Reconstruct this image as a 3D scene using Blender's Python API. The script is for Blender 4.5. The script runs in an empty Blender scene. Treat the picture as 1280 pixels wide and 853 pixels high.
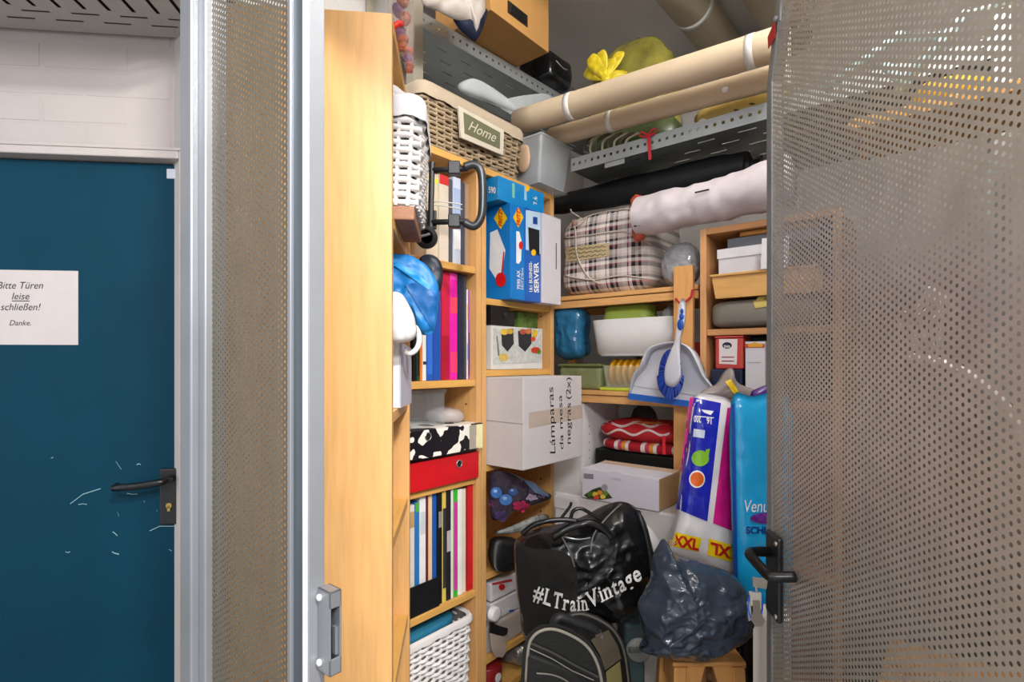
import bpy, bmesh, math, random
import numpy as np
from mathutils import Vector, Matrix, noise
from mathutils.bvhtree import BVHTree
random.seed(7)
sc = bpy.context.scene
COL = sc.collection
R = math.radians

# ------------------------------------------------------------------ camera, light, exposure
FPX, HY, CAMZ = 670.0, 452.0, 1.37          # focal length in px, horizon row, eye height
cd = bpy.data.cameras.new('camera'); cam = bpy.data.objects.new('camera', cd); COL.objects.link(cam)
cam.location = (0, 0, CAMZ); cam.rotation_euler = (R(90), 0, 0)
cd.sensor_width = 36; cd.lens = 36*FPX/1280; cd.shift_y = (HY-426.5)/1280; cd.clip_start = .02
sc.camera = cam
w = bpy.data.worlds.new('world'); sc.world = w; w.use_nodes = True
w.node_tree.nodes['Background'].inputs[0].default_value = (.93, .95, 1, 1)
w.node_tree.nodes['Background'].inputs[1].default_value = .8
def area(name, loc, tgt, sx, sy, power, col=(1, .97, .93)):
    l = bpy.data.lights.new(name, 'AREA'); l.shape = 'RECTANGLE'; l.size = sx; l.size_y = sy; l.energy = power; l.color = col
    o = bpy.data.objects.new(name, l); COL.objects.link(o); o.location = loc
    o.rotation_euler = (Vector(tgt)-Vector(loc)).to_track_quat('-Z', 'Y').to_euler()
    return o
area('corridor_ceiling_lamp', (.72, -.8, 2.95), (.4, 1.3, 1.2), .22, .12, 62)
area('corridor_fill_light', (.35, -1.7, 2.75), (.35, 1.6, 1.0), 1.4, .4, 62, (1, .98, .97))  # fill light added behind the camera to brighten faces turned to the doorway
area('corridor_side_lamp', (-1.5, -.7, 2.34), (-.9, 1.5, 1.0), 1.2, .3, 5)
pl_ = bpy.data.lights.new('storage_fill_light', 'POINT'); pl_.energy = 64; pl_.shadow_soft_size = .25; pl_.color = (1, .98, .95)  # unseen point light added to lift the dim interior and its ceiling
plo = bpy.data.objects.new('storage_fill_light', pl_); COL.objects.link(plo); plo.location = (.85, .62, 2.74)
sc.view_settings.view_transform = 'Standard'; sc.view_settings.look = 'None'
sc.view_settings.exposure = 0.4; sc.view_settings.gamma = 1.0; sc.view_settings.use_curve_mapping = False

# ------------------------------------------------------------------ frames: local axes of the place, and pixel rays
class Frame:
    def __init__(s, ox, oy, deg):
        s.o = (ox, oy); s.ang = R(deg); s.c, s.s = math.cos(s.ang), math.sin(s.ang)
        s.cam = s.inv(0, 0)
    def inv(s, X, Y):
        dx, dy = X-s.o[0], Y-s.o[1]; return (dx*s.c+dy*s.s, -dx*s.s+dy*s.c)
    def world(s, p):
        return Vector((s.o[0]+p[0]*s.c-p[1]*s.s, s.o[1]+p[0]*s.s+p[1]*s.c, p[2]))
    def at(s, px, py, x=None, y=None, z=None):
        xn = (px-640)/FPX; dz = (HY-py)/FPX
        dx, dy = xn*s.c+s.s, -xn*s.s+s.c
        if x is not None: t = (x-s.cam[0])/dx
        elif y is not None: t = (y-s.cam[1])/dy
        else: t = (z-CAMZ)/dz
        return Vector((s.cam[0]+t*dx, s.cam[1]+t*dy, CAMZ+t*dz))
W0 = Frame(0, 0, 0)                       # corridor axes
K = Frame(-.101, 1.78, -40)               # storage compartment: x along the back wall, y into the depth
C1 = Frame(-.224, 1.0, 6)                 # first bookcase, front plane x = 0
WD = Frame(-1.28, 1.65, 6)                # corridor wall with the blue door, face y = 0
hx, hy = .43, .19
LF = Frame(hx, hy, math.degrees(math.atan2(.9, .093)))   # door leaf: x from hinge to free edge

# ------------------------------------------------------------------ materials
def lin(h):
    h = h.lstrip('#'); o = []
    for i in (0, 2, 4):
        c = int(h[i:i+2], 16)/255; o.append(c/12.92 if c <= .04045 else ((c+.055)/1.055)**2.4)
    return tuple(o)
MC = {}
def M(hexc, rough=.5, metal=0, var=.06, vs=18, bump=0, bs=60, alpha=1, coat=0, stretch=None, trans=0, spec=None, ridged=False):
    key = (hexc, rough, metal, var, vs, bump, bs, alpha, coat, stretch, trans, spec, ridged)
    if key in MC: return MC[key]
    m = bpy.data.materials.new('surface_'+hexc.strip('#')+'_%d' % len(MC)); m.use_nodes = True
    nt = m.node_tree; N = nt.nodes; L = nt.links; b = N['Principled BSDF']
    c = lin(hexc)
    tc = N.new('ShaderNodeTexCoord'); vec = tc.outputs['Object']
    if stretch:
        mp = N.new('ShaderNodeMapping'); mp.inputs['Scale'].default_value = stretch; L.new(vec, mp.inputs[0]); vec = mp.outputs[0]
    nz = N.new('ShaderNodeTexNoise'); nz.inputs['Scale'].default_value = vs; nz.inputs['Detail'].default_value = 4; L.new(vec, nz.inputs['Vector'])
    rp = N.new('ShaderNodeValToRGB'); rp.color_ramp.elements[0].position = .3; rp.color_ramp.elements[1].position = .7
    rp.color_ramp.elements[0].color = (*[x*(1-var) for x in c], 1); rp.color_ramp.elements[1].color = (*[min(1, x*(1+var)) for x in c], 1)
    L.new(nz.outputs['Fac'], rp.inputs[0]); L.new(rp.outputs[0], b.inputs['Base Color'])
    b.inputs['Roughness'].default_value = rough; b.inputs['Metallic'].default_value = metal
    b.inputs['Alpha'].default_value = alpha; b.inputs['Coat Weight'].default_value = coat
    b.inputs['Transmission Weight'].default_value = trans
    if spec is not None: b.inputs['Specular IOR Level'].default_value = spec
    if bump:
        n2 = N.new('ShaderNodeTexNoise'); n2.inputs['Scale'].default_value = bs; n2.inputs['Detail'].default_value = 3; n2.noise_type = 'RIDGED_MULTIFRACTAL' if ridged else 'FBM'; L.new(vec, n2.inputs['Vector'])
        bp = N.new('ShaderNodeBump'); bp.inputs['Strength'].default_value = bump; bp.inputs['Distance'].default_value = .01
        L.new(n2.outputs['Fac'], bp.inputs['Height']); L.new(bp.outputs[0], b.inputs['Normal'])
    MC[key] = m
    return m
def bands(name, axis_rows, rough=.9, base='#ffffff'):
    """woven plaid: axis_rows = list of (axis, scale, [(pos, hex), ...]) mixed evenly"""
    m = bpy.data.materials.new(name); m.use_nodes = True
    nt = m.node_tree; N = nt.nodes; L = nt.links; b = N['Principled BSDF']; b.inputs['Roughness'].default_value = rough
    tc = N.new('ShaderNodeTexCoord'); sp = N.new('ShaderNodeSeparateXYZ'); L.new(tc.outputs['Object'], sp.inputs[0])
    cols = []
    for ax, scl, stops in axis_rows:
        mu = N.new('ShaderNodeMath'); mu.operation = 'MULTIPLY'; mu.inputs[1].default_value = scl; L.new(sp.outputs[ax], mu.inputs[0])
        fr = N.new('ShaderNodeMath'); fr.operation = 'FRACT'; L.new(mu.outputs[0], fr.inputs[0])
        rp = N.new('ShaderNodeValToRGB'); rp.color_ramp.interpolation = 'CONSTANT'
        e = rp.color_ramp.elements
        while len(e) < len(stops): e.new(.5)
        for i, (p, h) in enumerate(stops): e[i].position = p; e[i].color = (*lin(h), 1)
        L.new(fr.outputs[0], rp.inputs[0]); cols.append(rp.outputs[0])
    out = cols[0]
    for c2 in cols[1:]:
        mx = N.new('ShaderNodeMix'); mx.data_type = 'RGBA'; mx.inputs[0].default_value = .5; L.new(out, mx.inputs[6]); L.new(c2, mx.inputs[7]); out = mx.outputs[2]
    L.new(out, b.inputs['Base Color'])
    return m
def blotch(name, scl, stops, rough=.4, detail=2, coat=0):
    m = bpy.data.materials.new(name); m.use_nodes = True
    nt = m.node_tree; N = nt.nodes; L = nt.links; b = N['Principled BSDF']; b.inputs['Roughness'].default_value = rough; b.inputs['Coat Weight'].default_value = coat
    tc = N.new('ShaderNodeTexCoord'); nz = N.new('ShaderNodeTexNoise'); nz.inputs['Scale'].default_value = scl; nz.inputs['Detail'].default_value = detail
    L.new(tc.outputs['Object'], nz.inputs['Vector'])
    rp = N.new('ShaderNodeValToRGB'); rp.color_ramp.interpolation = 'CONSTANT'; e = rp.color_ramp.elements
    while len(e) < len(stops): e.new(.5)
    for i, (p, h) in enumerate(stops): e[i].position = p; e[i].color = (*lin(h), 1)
    L.new(nz.outputs['Fac'], rp.inputs[0]); L.new(rp.outputs[0], b.inputs['Base Color'])
    return m
WOOD = M('#D6A468', .42, var=.09, vs=7, stretch=(14, 14, 1.2))
WOODX = M('#DAA659', .42, var=.09, vs=7, stretch=(14, 1.2, 14))
PINE = M('#DDA768', .5, var=.12, vs=7, stretch=(1.2, 14, 14))
PLANK = M('#DFA463', .5, var=.10, vs=7, stretch=(14, 14, 1.2))
GALV = M('#B9BEC4', .38, .85, var=.10, vs=9)
GALVP = M('#A9A49A', .42, .75, var=.10, vs=9)
BLK = M('#121213', .45)
WHITE = M('#E9E7E6', .5, var=.03)
CARD = M('#B4854A', .75, var=.06)
BOOKW = M('#EFEBE0', .8, var=.05, vs=200)

# ------------------------------------------------------------------ objects
BASE = {}; FR = {}
def tag(o, label=None, cat=None, group=None, kind=None):
    if label: o['label'] = label
    if cat: o['category'] = cat
    if group: o['group'] = group
    if kind: o['kind'] = kind
    return o
def T(name, label, cat, base, fr=K, group=None, kind=None):
    o = bpy.data.objects.new(name, None); COL.objects.link(o); o.empty_display_size = .05
    o.location = fr.world(base); o.rotation_euler = (0, 0, fr.ang)
    BASE[o] = Vector(base); FR[o] = fr
    return tag(o, label, cat, group, kind)
def mk(name, geo, mat, parent=None, fr=K, base=None, smooth=False, bev=0, label=None, cat=None, group=None, kind=None, seg=2):
    vs, fs = geo
    if parent is not None: base = BASE[parent]; fr = FR[parent]
    elif base is None:
        a = np.array([tuple(v) for v in vs]); base = Vector(((a[:, 0].min()+a[:, 0].max())/2, (a[:, 1].min()+a[:, 1].max())/2, a[:, 2].min()))
    base = Vector(base)
    me = bpy.data.meshes.new(name); me.from_pydata([tuple(Vector(v)-base) for v in vs], [], fs); me.materials.append(mat)
    if smooth: me.polygons.foreach_set('use_smooth', [True]*len(me.polygons))
    o = bpy.data.objects.new(name, me); COL.objects.link(o)
    if parent is not None: o.parent = parent
    else: o.location = fr.world(base); o.rotation_euler = (0, 0, fr.ang)
    BASE[o] = base; FR[o] = fr
    if bev:
        b = o.modifiers.new('edge', 'BEVEL'); b.width = bev; b.segments = seg; b.limit_method = 'ANGLE'; b.angle_limit = R(40)
    return tag(o, label, cat, group, kind)
def join(*gs):
    V, F = [], []
    for v, f in gs:
        n = len(V); V += [Vector(x) for x in v]; F += [tuple(i+n for i in q) for q in f]
    return V, F
def xf(geo, mat): return [mat @ Vector(v) for v in geo[0]], geo[1]
def box(x0, x1, y0, y1, z0, z1):
    v = [(x, y, z) for x in (x0, x1) for y in (y0, y1) for z in (z0, z1)]
    return v, [(0, 1, 3, 2), (4, 6, 7, 5), (0, 4, 5, 1), (2, 3, 7, 6), (0, 2, 6, 4), (1, 5, 7, 3)]
def rotz(geo, c, deg):
    m = Matrix.Translation(Vector((c[0], c[1], 0))) @ Matrix.Rotation(R(deg), 4, 'Z') @ Matrix.Translation(Vector((-c[0], -c[1], 0)))
    return xf(geo, m)
def rota(geo, c, deg, ax):
    c = Vector(c); m = Matrix.Translation(c) @ Matrix.Rotation(R(deg), 4, ax) @ Matrix.Translation(-c)
    return xf(geo, m)
def prism(pts, n):
    """closed polygon of 3-D points extruded by vector n"""
    n = Vector(n); k = len(pts); v = [Vector(p) for p in pts]+[Vector(p)+n for p in pts]
    return v, [tuple(range(k)), tuple(range(2*k-1, k-1, -1))]+[(i, (i+1) % k, k+(i+1) % k, k+i) for i in range(k)]
def tube(path, r, n=8, closed=False, cap=True):
    P = [Vector(p) for p in path]; m = len(P); V, F = [], []
    rr = r if isinstance(r, (list, tuple)) else [r]*m
    up = None
    for i in range(m):
        a = P[(i-1) % m] if (closed or i > 0) else P[i]; b = P[(i+1) % m] if (closed or i < m-1) else P[i]
        t = (b-a).normalized()
        if up is None:
            up = Vector((0, 0, 1)) if abs(t.z) < .9 else Vector((1, 0, 0))
        s = t.cross(up).normalized(); up = s.cross(t).normalized()
        for k in range(n):
            an = 2*math.pi*k/n; V.append(P[i]+(s*math.cos(an)+up*math.sin(an))*rr[i])
    for i in range(m if closed else m-1):
        j = (i+1) % m
        for k in range(n): F.append((i*n+k, i*n+(k+1) % n, j*n+(k+1) % n, j*n+k))
    if cap and not closed: F += [tuple(range(n-1, -1, -1)), tuple((m-1)*n+k for k in range(n))]
    return V, F
def lathe(prof, c, n=24, ax='Z'):
    V, F = [], []
    for r, h in prof:
        for k in range(n):
            an = 2*math.pi*k/n; p = (r*math.cos(an), r*math.sin(an), h)
            if ax == 'Y': p = (p[0], p[2], p[1])
            if ax == 'X': p = (p[2], p[0], p[1])
            V.append(Vector(p)+Vector(c))
    m = len(prof)
    for i in range(m-1):
        for k in range(n): F.append((i*n+k, i*n+(k+1) % n, (i+1)*n+(k+1) % n, (i+1)*n+k))
    F += [tuple(range(n)), tuple((m-1)*n+k for k in range(n))]
    return V, F
def smoothpts(pts, k=6, closed=True):
    out = []; n = len(pts)
    rng = range(n) if closed else range(n-1)
    g = (lambda i: pts[i % n]) if closed else (lambda i: pts[max(0, min(n-1, i))])
    for i in rng:
        p0, p1, p2, p3 = [Vector(g(i+d)) for d in (-1, 0, 1, 2)]
        for j in range(k):
            t = j/k
            out.append(.5*((2*p1)+(p2-p0)*t+(2*p0-5*p1+4*p2-p3)*t*t+(3*p1-p0-3*p2+p3)*t**3))
    if not closed: out.append(Vector(pts[-1]))
    return out
def resample(pts, n):
    P = [Vector(p) for p in pts]; m = len(P); L = [0]
    for i in range(m): L.append(L[-1]+(P[(i+1) % m]-P[i]).length)
    out = []; j = 0
    for k in range(n):
        d = L[-1]*k/n
        while L[j+1] < d: j += 1
        f = (d-L[j])/max(1e-9, L[j+1]-L[j]); out.append(P[j].lerp(P[(j+1) % m], f))
    return out
def pillow(pts, nrm, df, db, seg=72, rings=12, pw=.6, ex=2.4, amp=0, scl=12, smooth=True, seed=0, edge=0, ridge=0, fine=None):
    """bag-like closed skin: outline points (3-D, in one plane), bulging df along nrm in front and db behind"""
    P = smoothpts(pts, 5) if smooth else pts
    P = resample(P, seg); nrm = Vector(nrm).normalized()
    c = sum(P, Vector())/seg; V, F = [], []
    so = Vector((seed*3.7, seed*1.3, 0))
    for side, d in ((1, df), (-1, db)):
        for r in range(1, rings+1):
            s = 1-(r-1)/rings if True else 0
            for p in P:
                q = c+(p-c)*s; h = d*(max(0, 1-s**ex))**pw
                if amp:
                    q2 = q*scl+so
                    wv = noise.noise(q2)+.5*noise.noise(q2*2.1)
                    if ridge: wv = wv*(1-ridge)+ridge*(1-2.2*abs(noise.noise(q2*1.3+Vector((9, 3, 1)))))
                    k = min(1, (1-s)*3+edge)
                    if fine:
                        qf = Vector((q.x*.6, q.y, q.z))*fine[1]+so; qf += Vector((noise.noise(q2*.8), noise.noise(q2*.8+Vector((4, 4, 4))), 0))*1.5
                        h += fine[0]*k*((1-2.4*abs(noise.noise(qf)))+.6*(1-2.4*abs(noise.noise(qf*1.9+Vector((2, 5, 8))))))
                    h += amp*wv*k
                    q = q+Vector((noise.noise(q2+Vector((5, 0, 0))), 0, noise.noise(q2+Vector((0, 7, 0)))))*amp*.5*(.3+.7*k)
                V.append(q+nrm*h*side)
        V.append(c+nrm*d*side)
    st = rings*seg+1
    for k in (0, 1):
        o = k*st
        for r in range(rings-1):
            for i in range(seg):
                j = (i+1) % seg; f = (o+r*seg+i, o+r*seg+j, o+(r+1)*seg+j, o+(r+1)*seg+i); F.append(f if k == 0 else f[::-1])
        for i in range(seg):
            j = (i+1) % seg; F.append((o+(rings-1)*seg+i, o+(rings-1)*seg+j, o+rings*seg))
    for i in range(seg):
        j = (i+1) % seg; F.append((i, st+i, st+j, j))
    return V, F
def blob(c, rx, ry, rz, n=28, m=18, e=1.0, amp=0, scl=8, seed=0, flat=None, ridge=0):
    """super-ellipsoid with crumples; e < 1 is boxier; flat = z below which it rests flat"""
    V, F = [], []
    pw = lambda x: math.copysign(abs(x)**e, x)
    so = Vector((seed*2.3, seed*5.1, seed))
    for i in range(m+1):
        ph = -math.pi/2+math.pi*i/m
        for k in range(n):
            th = 2*math.pi*k/n
            d = Vector((pw(math.cos(ph))*pw(math.cos(th)), pw(math.cos(ph))*pw(math.sin(th)), pw(math.sin(ph))))
            p = Vector((d.x*rx, d.y*ry, d.z*rz))
            if amp:
                q = p*scl+so; wv = noise.noise(q)+.5*noise.noise(q*2.2)
                if ridge: wv = wv*(1-ridge)+ridge*(1-2.2*abs(noise.noise(q*1.3+Vector((9, 3, 1)))))
                p += d.normalized()*amp*wv
            p += Vector(c)
            if flat is not None: p.z = max(p.z, flat)
            V.append(p)
    for i in range(m):
        for k in range(n): F.append((i*n+k, i*n+(k+1) % n, (i+1)*n+(k+1) % n, (i+1)*n+k))
    return V, F
def bvh(geo): return BVHTree.FromPolygons([Vector(v) for v in geo[0]], [tuple(f) for f in geo[1]])
def on(fr, plane, px, py, off, nrm, tree=None):
    p = fr.at(px, py, **plane); n = Vector(nrm).normalized()
    if tree is not None:
        o = Vector((fr.cam[0], fr.cam[1], CAMZ)); d = (p-o).normalized()
        h = tree.ray_cast(o+d*.3, d)
        if h[0] is None: h = tree.ray_cast(p+n*.6, -n)
        if h[0] is not None: p = h[0]
    return p+n*off
def patch(corners, fr, plane, nrm, off=.0012, tree=None, n=10, m=10):
    """print laid on a surface: bilinear patch between four picture corners TL TR BR BL"""
    if tree is None: n = m = 1
    V, F = [], []
    a, b, c, d = [Vector((*q, 0)) for q in corners]
    for i in range(m+1):
        for k in range(n+1):
            u, v = k/n, i/m; q = (a*(1-u)+b*u)*(1-v)+(d*(1-u)+c*u)*v
            V.append(on(fr, plane, q.x, q.y, off, nrm, tree))
    for i in range(m):
        for k in range(n): F.append((i*(n+1)+k, i*(n+1)+k+1, (i+1)*(n+1)+k+1, (i+1)*(n+1)+k))
    return V, F
def poly(pts, fr, plane, nrm, off=.0012):
    return [on(fr, plane, x, y, off, nrm) for x, y in pts], [tuple(range(len(pts)))]
def disc(cx, cy, rx, ry, fr, plane, nrm, off=.0016, tree=None, n=20, rings=4, rot=0):
    V = [on(fr, plane, cx, cy, off, nrm, tree)]; F = []
    for r in range(1, rings+1):
        for k in range(n):
            an = 2*math.pi*k/n; x, y = rx*math.cos(an)*r/rings, ry*math.sin(an)*r/rings
            V.append(on(fr, plane, cx+x*math.cos(rot)-y*math.sin(rot), cy+x*math.sin(rot)+y*math.cos(rot), off, nrm, tree))
    for k in range(n): F.append((0, 1+k, 1+(k+1) % n))
    for r in range(rings-1):
        for k in range(n): F.append((1+r*n+k, 1+r*n+(k+1) % n, 1+(r+1)*n+(k+1) % n, 1+(r+1)*n+k))
    return V, F
TXC = {}
def text2d(s, shear=0, bold=0):
    key = (s, shear, bold)
    if key in TXC: return TXC[key]
    cu = bpy.data.curves.new('t', 'FONT'); cu.body = s; cu.size = 1; cu.shear = shear; cu.offset = bold; cu.resolution_u = 3; cu.fill_mode = 'FRONT'
    o = bpy.data.objects.new('t', cu); COL.objects.link(o)
    dg = bpy.context.evaluated_depsgraph_get(); me = bpy.data.meshes.new_from_object(o.evaluated_get(dg))
    v = [(p.co.x, p.co.y) for p in me.vertices]; f = [tuple(p.vertices) for p in me.polygons]
    bpy.data.objects.remove(o); bpy.data.meshes.remove(me); bpy.data.curves.remove(cu)
    if not v: return [], []
    x0 = min(p[0] for p in v); x1 = max(p[0] for p in v); y0 = min(p[1] for p in v)
    TXC[key] = ([((p[0]-x0)/(x1-x0), p[1]) for p in v], f)
    return TXC[key]
def write(s, p0, p1, h, fr, plane, nrm, off=.0016, tree=None, shear=0, bold=0, curve=None, cap=.73):
    """lettering from picture point p0 to p1 along the baseline; h = (dx, dy) picture vector of a capital's height"""
    v, f = text2d(s, shear, bold); V = []
    for u, t in v:
        x = p0[0]+(p1[0]-p0[0])*u+h[0]*t/cap; y = p0[1]+(p1[1]-p0[1])*u+h[1]*t/cap
        if curve: y += curve(u)
        V.append(on(fr, plane, x, y, off, nrm, tree))
    return V, f
def zA(px, py, a=0): return K.at(px, py, x=a).z
def zB(px, py, b): return K.at(px, py, y=b).z

def serif2d(s, bold=.02):
    """upright letters with slab serifs on their straight stems, as a (0..1, y) outline"""
    V, F, cx = [], [], 0
    for ch in s:
        cu = bpy.data.curves.new('t', 'FONT'); cu.body = ch; cu.size = 1; cu.offset = bold; cu.resolution_u = 3; cu.fill_mode = 'FRONT'
        o = bpy.data.objects.new('t', cu); COL.objects.link(o)
        me = bpy.data.meshes.new_from_object(o.evaluated_get(bpy.context.evaluated_depsgraph_get()))
        v = [(p.co.x, p.co.y) for p in me.vertices]; f = [tuple(p.vertices) for p in me.polygons]
        bpy.data.objects.remove(o); bpy.data.meshes.remove(me); bpy.data.curves.remove(cu)
        x0 = min(p[0] for p in v); x1 = max(p[0] for p in v); y0 = min(p[1] for p in v); y1 = max(p[1] for p in v)
        bars = []
        for yy, chars in ((y0, 'LTrin'), (y1, 'LV')):
            if ch in chars:
                xs = sorted(p[0] for p in v if abs(p[1]-yy) < .012)
                for a, b in list(zip(xs[::2], xs[1::2])):
                    bars.append((a-.055, b+.055, *((yy, yy+.06) if yy == y0 else (yy-.06, yy))))
        if ch in 'rn':
            xh = max(p[1] for p in v); xl = min(p[0] for p in v); bars.append((xl-.06, xl+.06, xh-.09, xh-.03))
        if ch == 'i':
            xl = min(p[0] for p in v); bars.append((xl-.06, xl+.06, .43, .49))
        if ch == 'T':
            bars += [(x0, x0+.06, y1-.2, y1), (x1-.06, x1, y1-.2, y1)]
        n = len(V); ext = .055 if ch in 'LTrinV' else .02
        V += [(p[0]-x0+cx+ext, p[1]) for p in v]; F += [tuple(i+n for i in q) for q in f]
        for a, b, c, d in bars:
            n = len(V); V += [(a-x0+cx+ext, c), (b-x0+cx+ext, c), (b-x0+cx+ext, d), (a-x0+cx+ext, d)]; F.append((n, n+1, n+2, n+3))
        cx += x1-x0+ext*2+.03
    return [(x/cx, y) for x, y in V], F

# ------------------------------------------------------------------ the setting
CONC = M('#8E8A84', .8, var=.12, vs=6, bump=.2, bs=40)
PAINT = M('#AAA29F', .75, var=.035, vs=5, bump=.08, bs=90)
mk('floor', box(-4, 3, -2.2, 4.2, -.06, 0), CONC, fr=W0, kind='structure', label='grey concrete cellar floor', base=(0, 0, -.06))
mk('ceiling', box(-.72, 1.6, -.9, 1.7, 3.06, 3.14), M('#F0EBE6', .85, var=.04, vs=4), kind='structure', label='plain grey painted ceiling over the storage room')
WALLM = M('#B5B0AC', .85, var=.05, vs=5, bump=.1, bs=80)
mk('wall_left', box(-.72, -.62, -.69, 1.7, 0, 3.06), WALLM, kind='structure', label='pale plaster wall behind the bookcases')
mk('wall_back', box(-.62, 1.6, 1.6, 1.7, 0, 3.06), WALLM, kind='structure', label='pale plaster wall at the back of the storage room')
mk('wall_right', box(1.5, 1.6, -.84, 1.6, 0, 3.06), WALLM, kind='structure', label='pale plaster wall behind the open mesh door')

# corridor wall of painted bricks with the blue door
dx1 = WD.at(228, 400, y=0).x; wx1 = WD.at(246, 400, y=0).x
ztop = WD.at(228, 203, y=0).z; zhead = WD.at(120, 187, y=0).z
wl = mk('wall_end', box(-1.6, wx1, .012, .14, zhead, 3.06), PAINT, fr=WD, kind='structure', label='off-white painted brick wall above the blue door', base=(0, 0, zhead))
mk('wall_strip', box(dx1+.035, wx1, .012, .14, 0, zhead), PAINT, parent=wl)
bl, bh, jt = .24, .071, .012
bg = box(-bl/2, bl/2, 0, .003, 0, bh)
brick_me = None
row = 0; z = zhead+.004
while z < 2.75:
    x = -1.55+(0 if row % 2 else .126)
    while x < wx1-.13:
        if brick_me is None:
            b = mk('brick', xf(bg, Matrix.Translation((x, .0112, z))), PAINT, parent=wl, bev=.001); brick_me = b; bx0, bz0 = x, z
        else:
            c = brick_me.copy(); COL.objects.link(c); c.parent = wl; c.location = (x-bx0, random.uniform(-.0006, .0005), z-bz0)
        x += bl+jt
    z += bh+jt; row += 1

FRM = M('#ABA3A0', .5, var=.05)
fr_ = T('trim_1', 'grey-white steel frame around the blue corridor door', None, (dx1, 0, 0), WD, kind='structure')
mk('jamb', box(dx1+.002, dx1+.034, -.03, .05, 0, zhead), FRM, parent=fr_, bev=.004)
zr = WD.at(120, 199, y=0).z
mk('head', box(-1.6, dx1+.002, -.03, .05, zr, zhead+.004), FRM, parent=fr_, bev=.004)
mk('wall_bead', box(-1.6, dx1+.03, -.034, -.012, zhead-.006, zhead+.004), FRM, parent=fr_, bev=.003)
BLUE = M('#043345', .55, var=.10, vs=3, bump=.05, bs=200, spec=.12)
d1 = T('door_1', 'dark teal blue steel door in the corridor', None, (dx1-.4, .02, 0), WD, kind='structure')
mk('leaf', box(-1.5, dx1, .012, .055, 0, ztop-.004), BLUE, parent=d1, bev=.002)
mk('rebate', box(-1.5, dx1, .028, .05, ztop, zr), M('#06242E', .5), parent=d1)
pl = dict(y=.012); NY = (0, -1, 0)
def WP(px, py, y): return WD.at(px, py, y=y)
hp0 = WP(202, 655, .012); hp1 = WP(224, 585, .012)
hpl = mk('handle_plate', box(hp0.x, hp1.x, -.001, .012, hp0.z, hp1.z), M('#15181A', .4), parent=d1, bev=.004)
hc = WP(216, 598, 0)
lev = [(hc.x, .0, hc.z), (hc.x, -.045, hc.z)]+[(hc.x-.012*k, -.045-.006*math.sin(k*.5), hc.z-.002*k) for k in range(1, 6)]
e = WP(143, 610, -.05); lev += [(hc.x-.09, -.055, hc.z-.012), (e.x, -.052, e.z), (e.x-.004, -.03, e.z)]
mk('lever', tube(lev, [.010, .010]+[.011]*(len(lev)-2), 10), M('#101314', .25), parent=d1, smooth=True)
kc = WP(212, 632, 0)
mk('lock_cylinder', join(lathe([(.0085, -.006), (.0085, .0)], (kc.x, 0, kc.z), 14, 'Y'), box(kc.x-.004, kc.x+.004, -.006, 0, kc.z-.017, kc.z)), M('#B49A55', .35, .6), parent=d1)
s0, s1 = WP(209, 224, .012), WP(228, 212, .012)
mk('door_tag', box(s0.x, s1.x, .006, .012, s0.z, s1.z), M('#B9BFC9', .5), parent=d1, bev=.004)
SCR = []
for p0, p1, p2, wd in (((88, 630), (104, 618), (126, 611), 1), ((98, 631), (104, 630), (109, 631), .7), ((187, 664), (200, 658), (219, 658), .9), ((141, 665), (144, 667), (147, 670), 1.3), ((140, 690), (144, 692), (149, 693), 1.3),
                       ((145, 577), (149, 583), (152, 587), .8), ((171, 581), (174, 580), (176, 581), 1), ((187, 577), (187, 581), (187, 584), .7), ((159, 617), (165, 618), (172, 618), .8), ((180, 626), (181, 628), (181, 630), .8), ((82, 690), (85, 691), (88, 690), .8), ((196, 636), (196, 638), (197, 640), .7), ((147, 640), (148, 643), (149, 646), .7), ((211, 687), (213, 688), (215, 689), .7), ((64, 573), (66, 572), (67, 572), .7)):
    for (xa, ya), (xb, yb) in ((p0, p1), (p1, p2)):
        SCR.append(([on(WD, pl, xa, ya-wd*.5, .0008, NY), on(WD, pl, xb, yb-wd*.5, .0008, NY), on(WD, pl, xb, yb+wd*.5, .0008, NY), on(WD, pl, xa, ya+wd*.5, .0008, NY)], [(0, 1, 2, 3)]))
mk('scratch_marks', join(*SCR), M('#7FA0AA', .7), parent=d1, kind='stuff')
# notice
a0, a1 = WP(-44, 431, .012), WP(98, 339, .012)
nt_ = T('paper_notice', 'white paper notice with black italic German text taped to blue door', 'notice', (a1.x, .011, a0.z), WD)
mk('sheet', box(a0.x, a1.x, .0105, .012, a0.z, a1.z), M('#B6AFAE', .8, var=.03), parent=nt_)
INK = M('#17171C', .7)
pn = dict(y=.0105)
for s, x0, x1, yb, h, sh in (('Bitte Türen', -3, 54, 361, 9, .25), ('leise', 15, 37, 374.5, 9, .25), ('schließen!', 1, 51, 388, 9, .25), ('Danke.', 12, 39, 407, 7, .25)):
    mk('lettering', write(s, (x0, yb), (x1, yb), (0, -h), WD, pn, NY, .0006, shear=sh), INK, parent=nt_)
mk('underline', patch([(15, 376), (37, 376), (37, 377), (15, 377)], WD, pn, NY, .0006), INK, parent=nt_)

mk('ceiling_corridor', box(-1.6, .5, -.72, .14, 3.06, 3.14), M('#8E8A86', .85), fr=WD, kind='structure', label='grey corridor ceiling above the cable tray')
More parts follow.
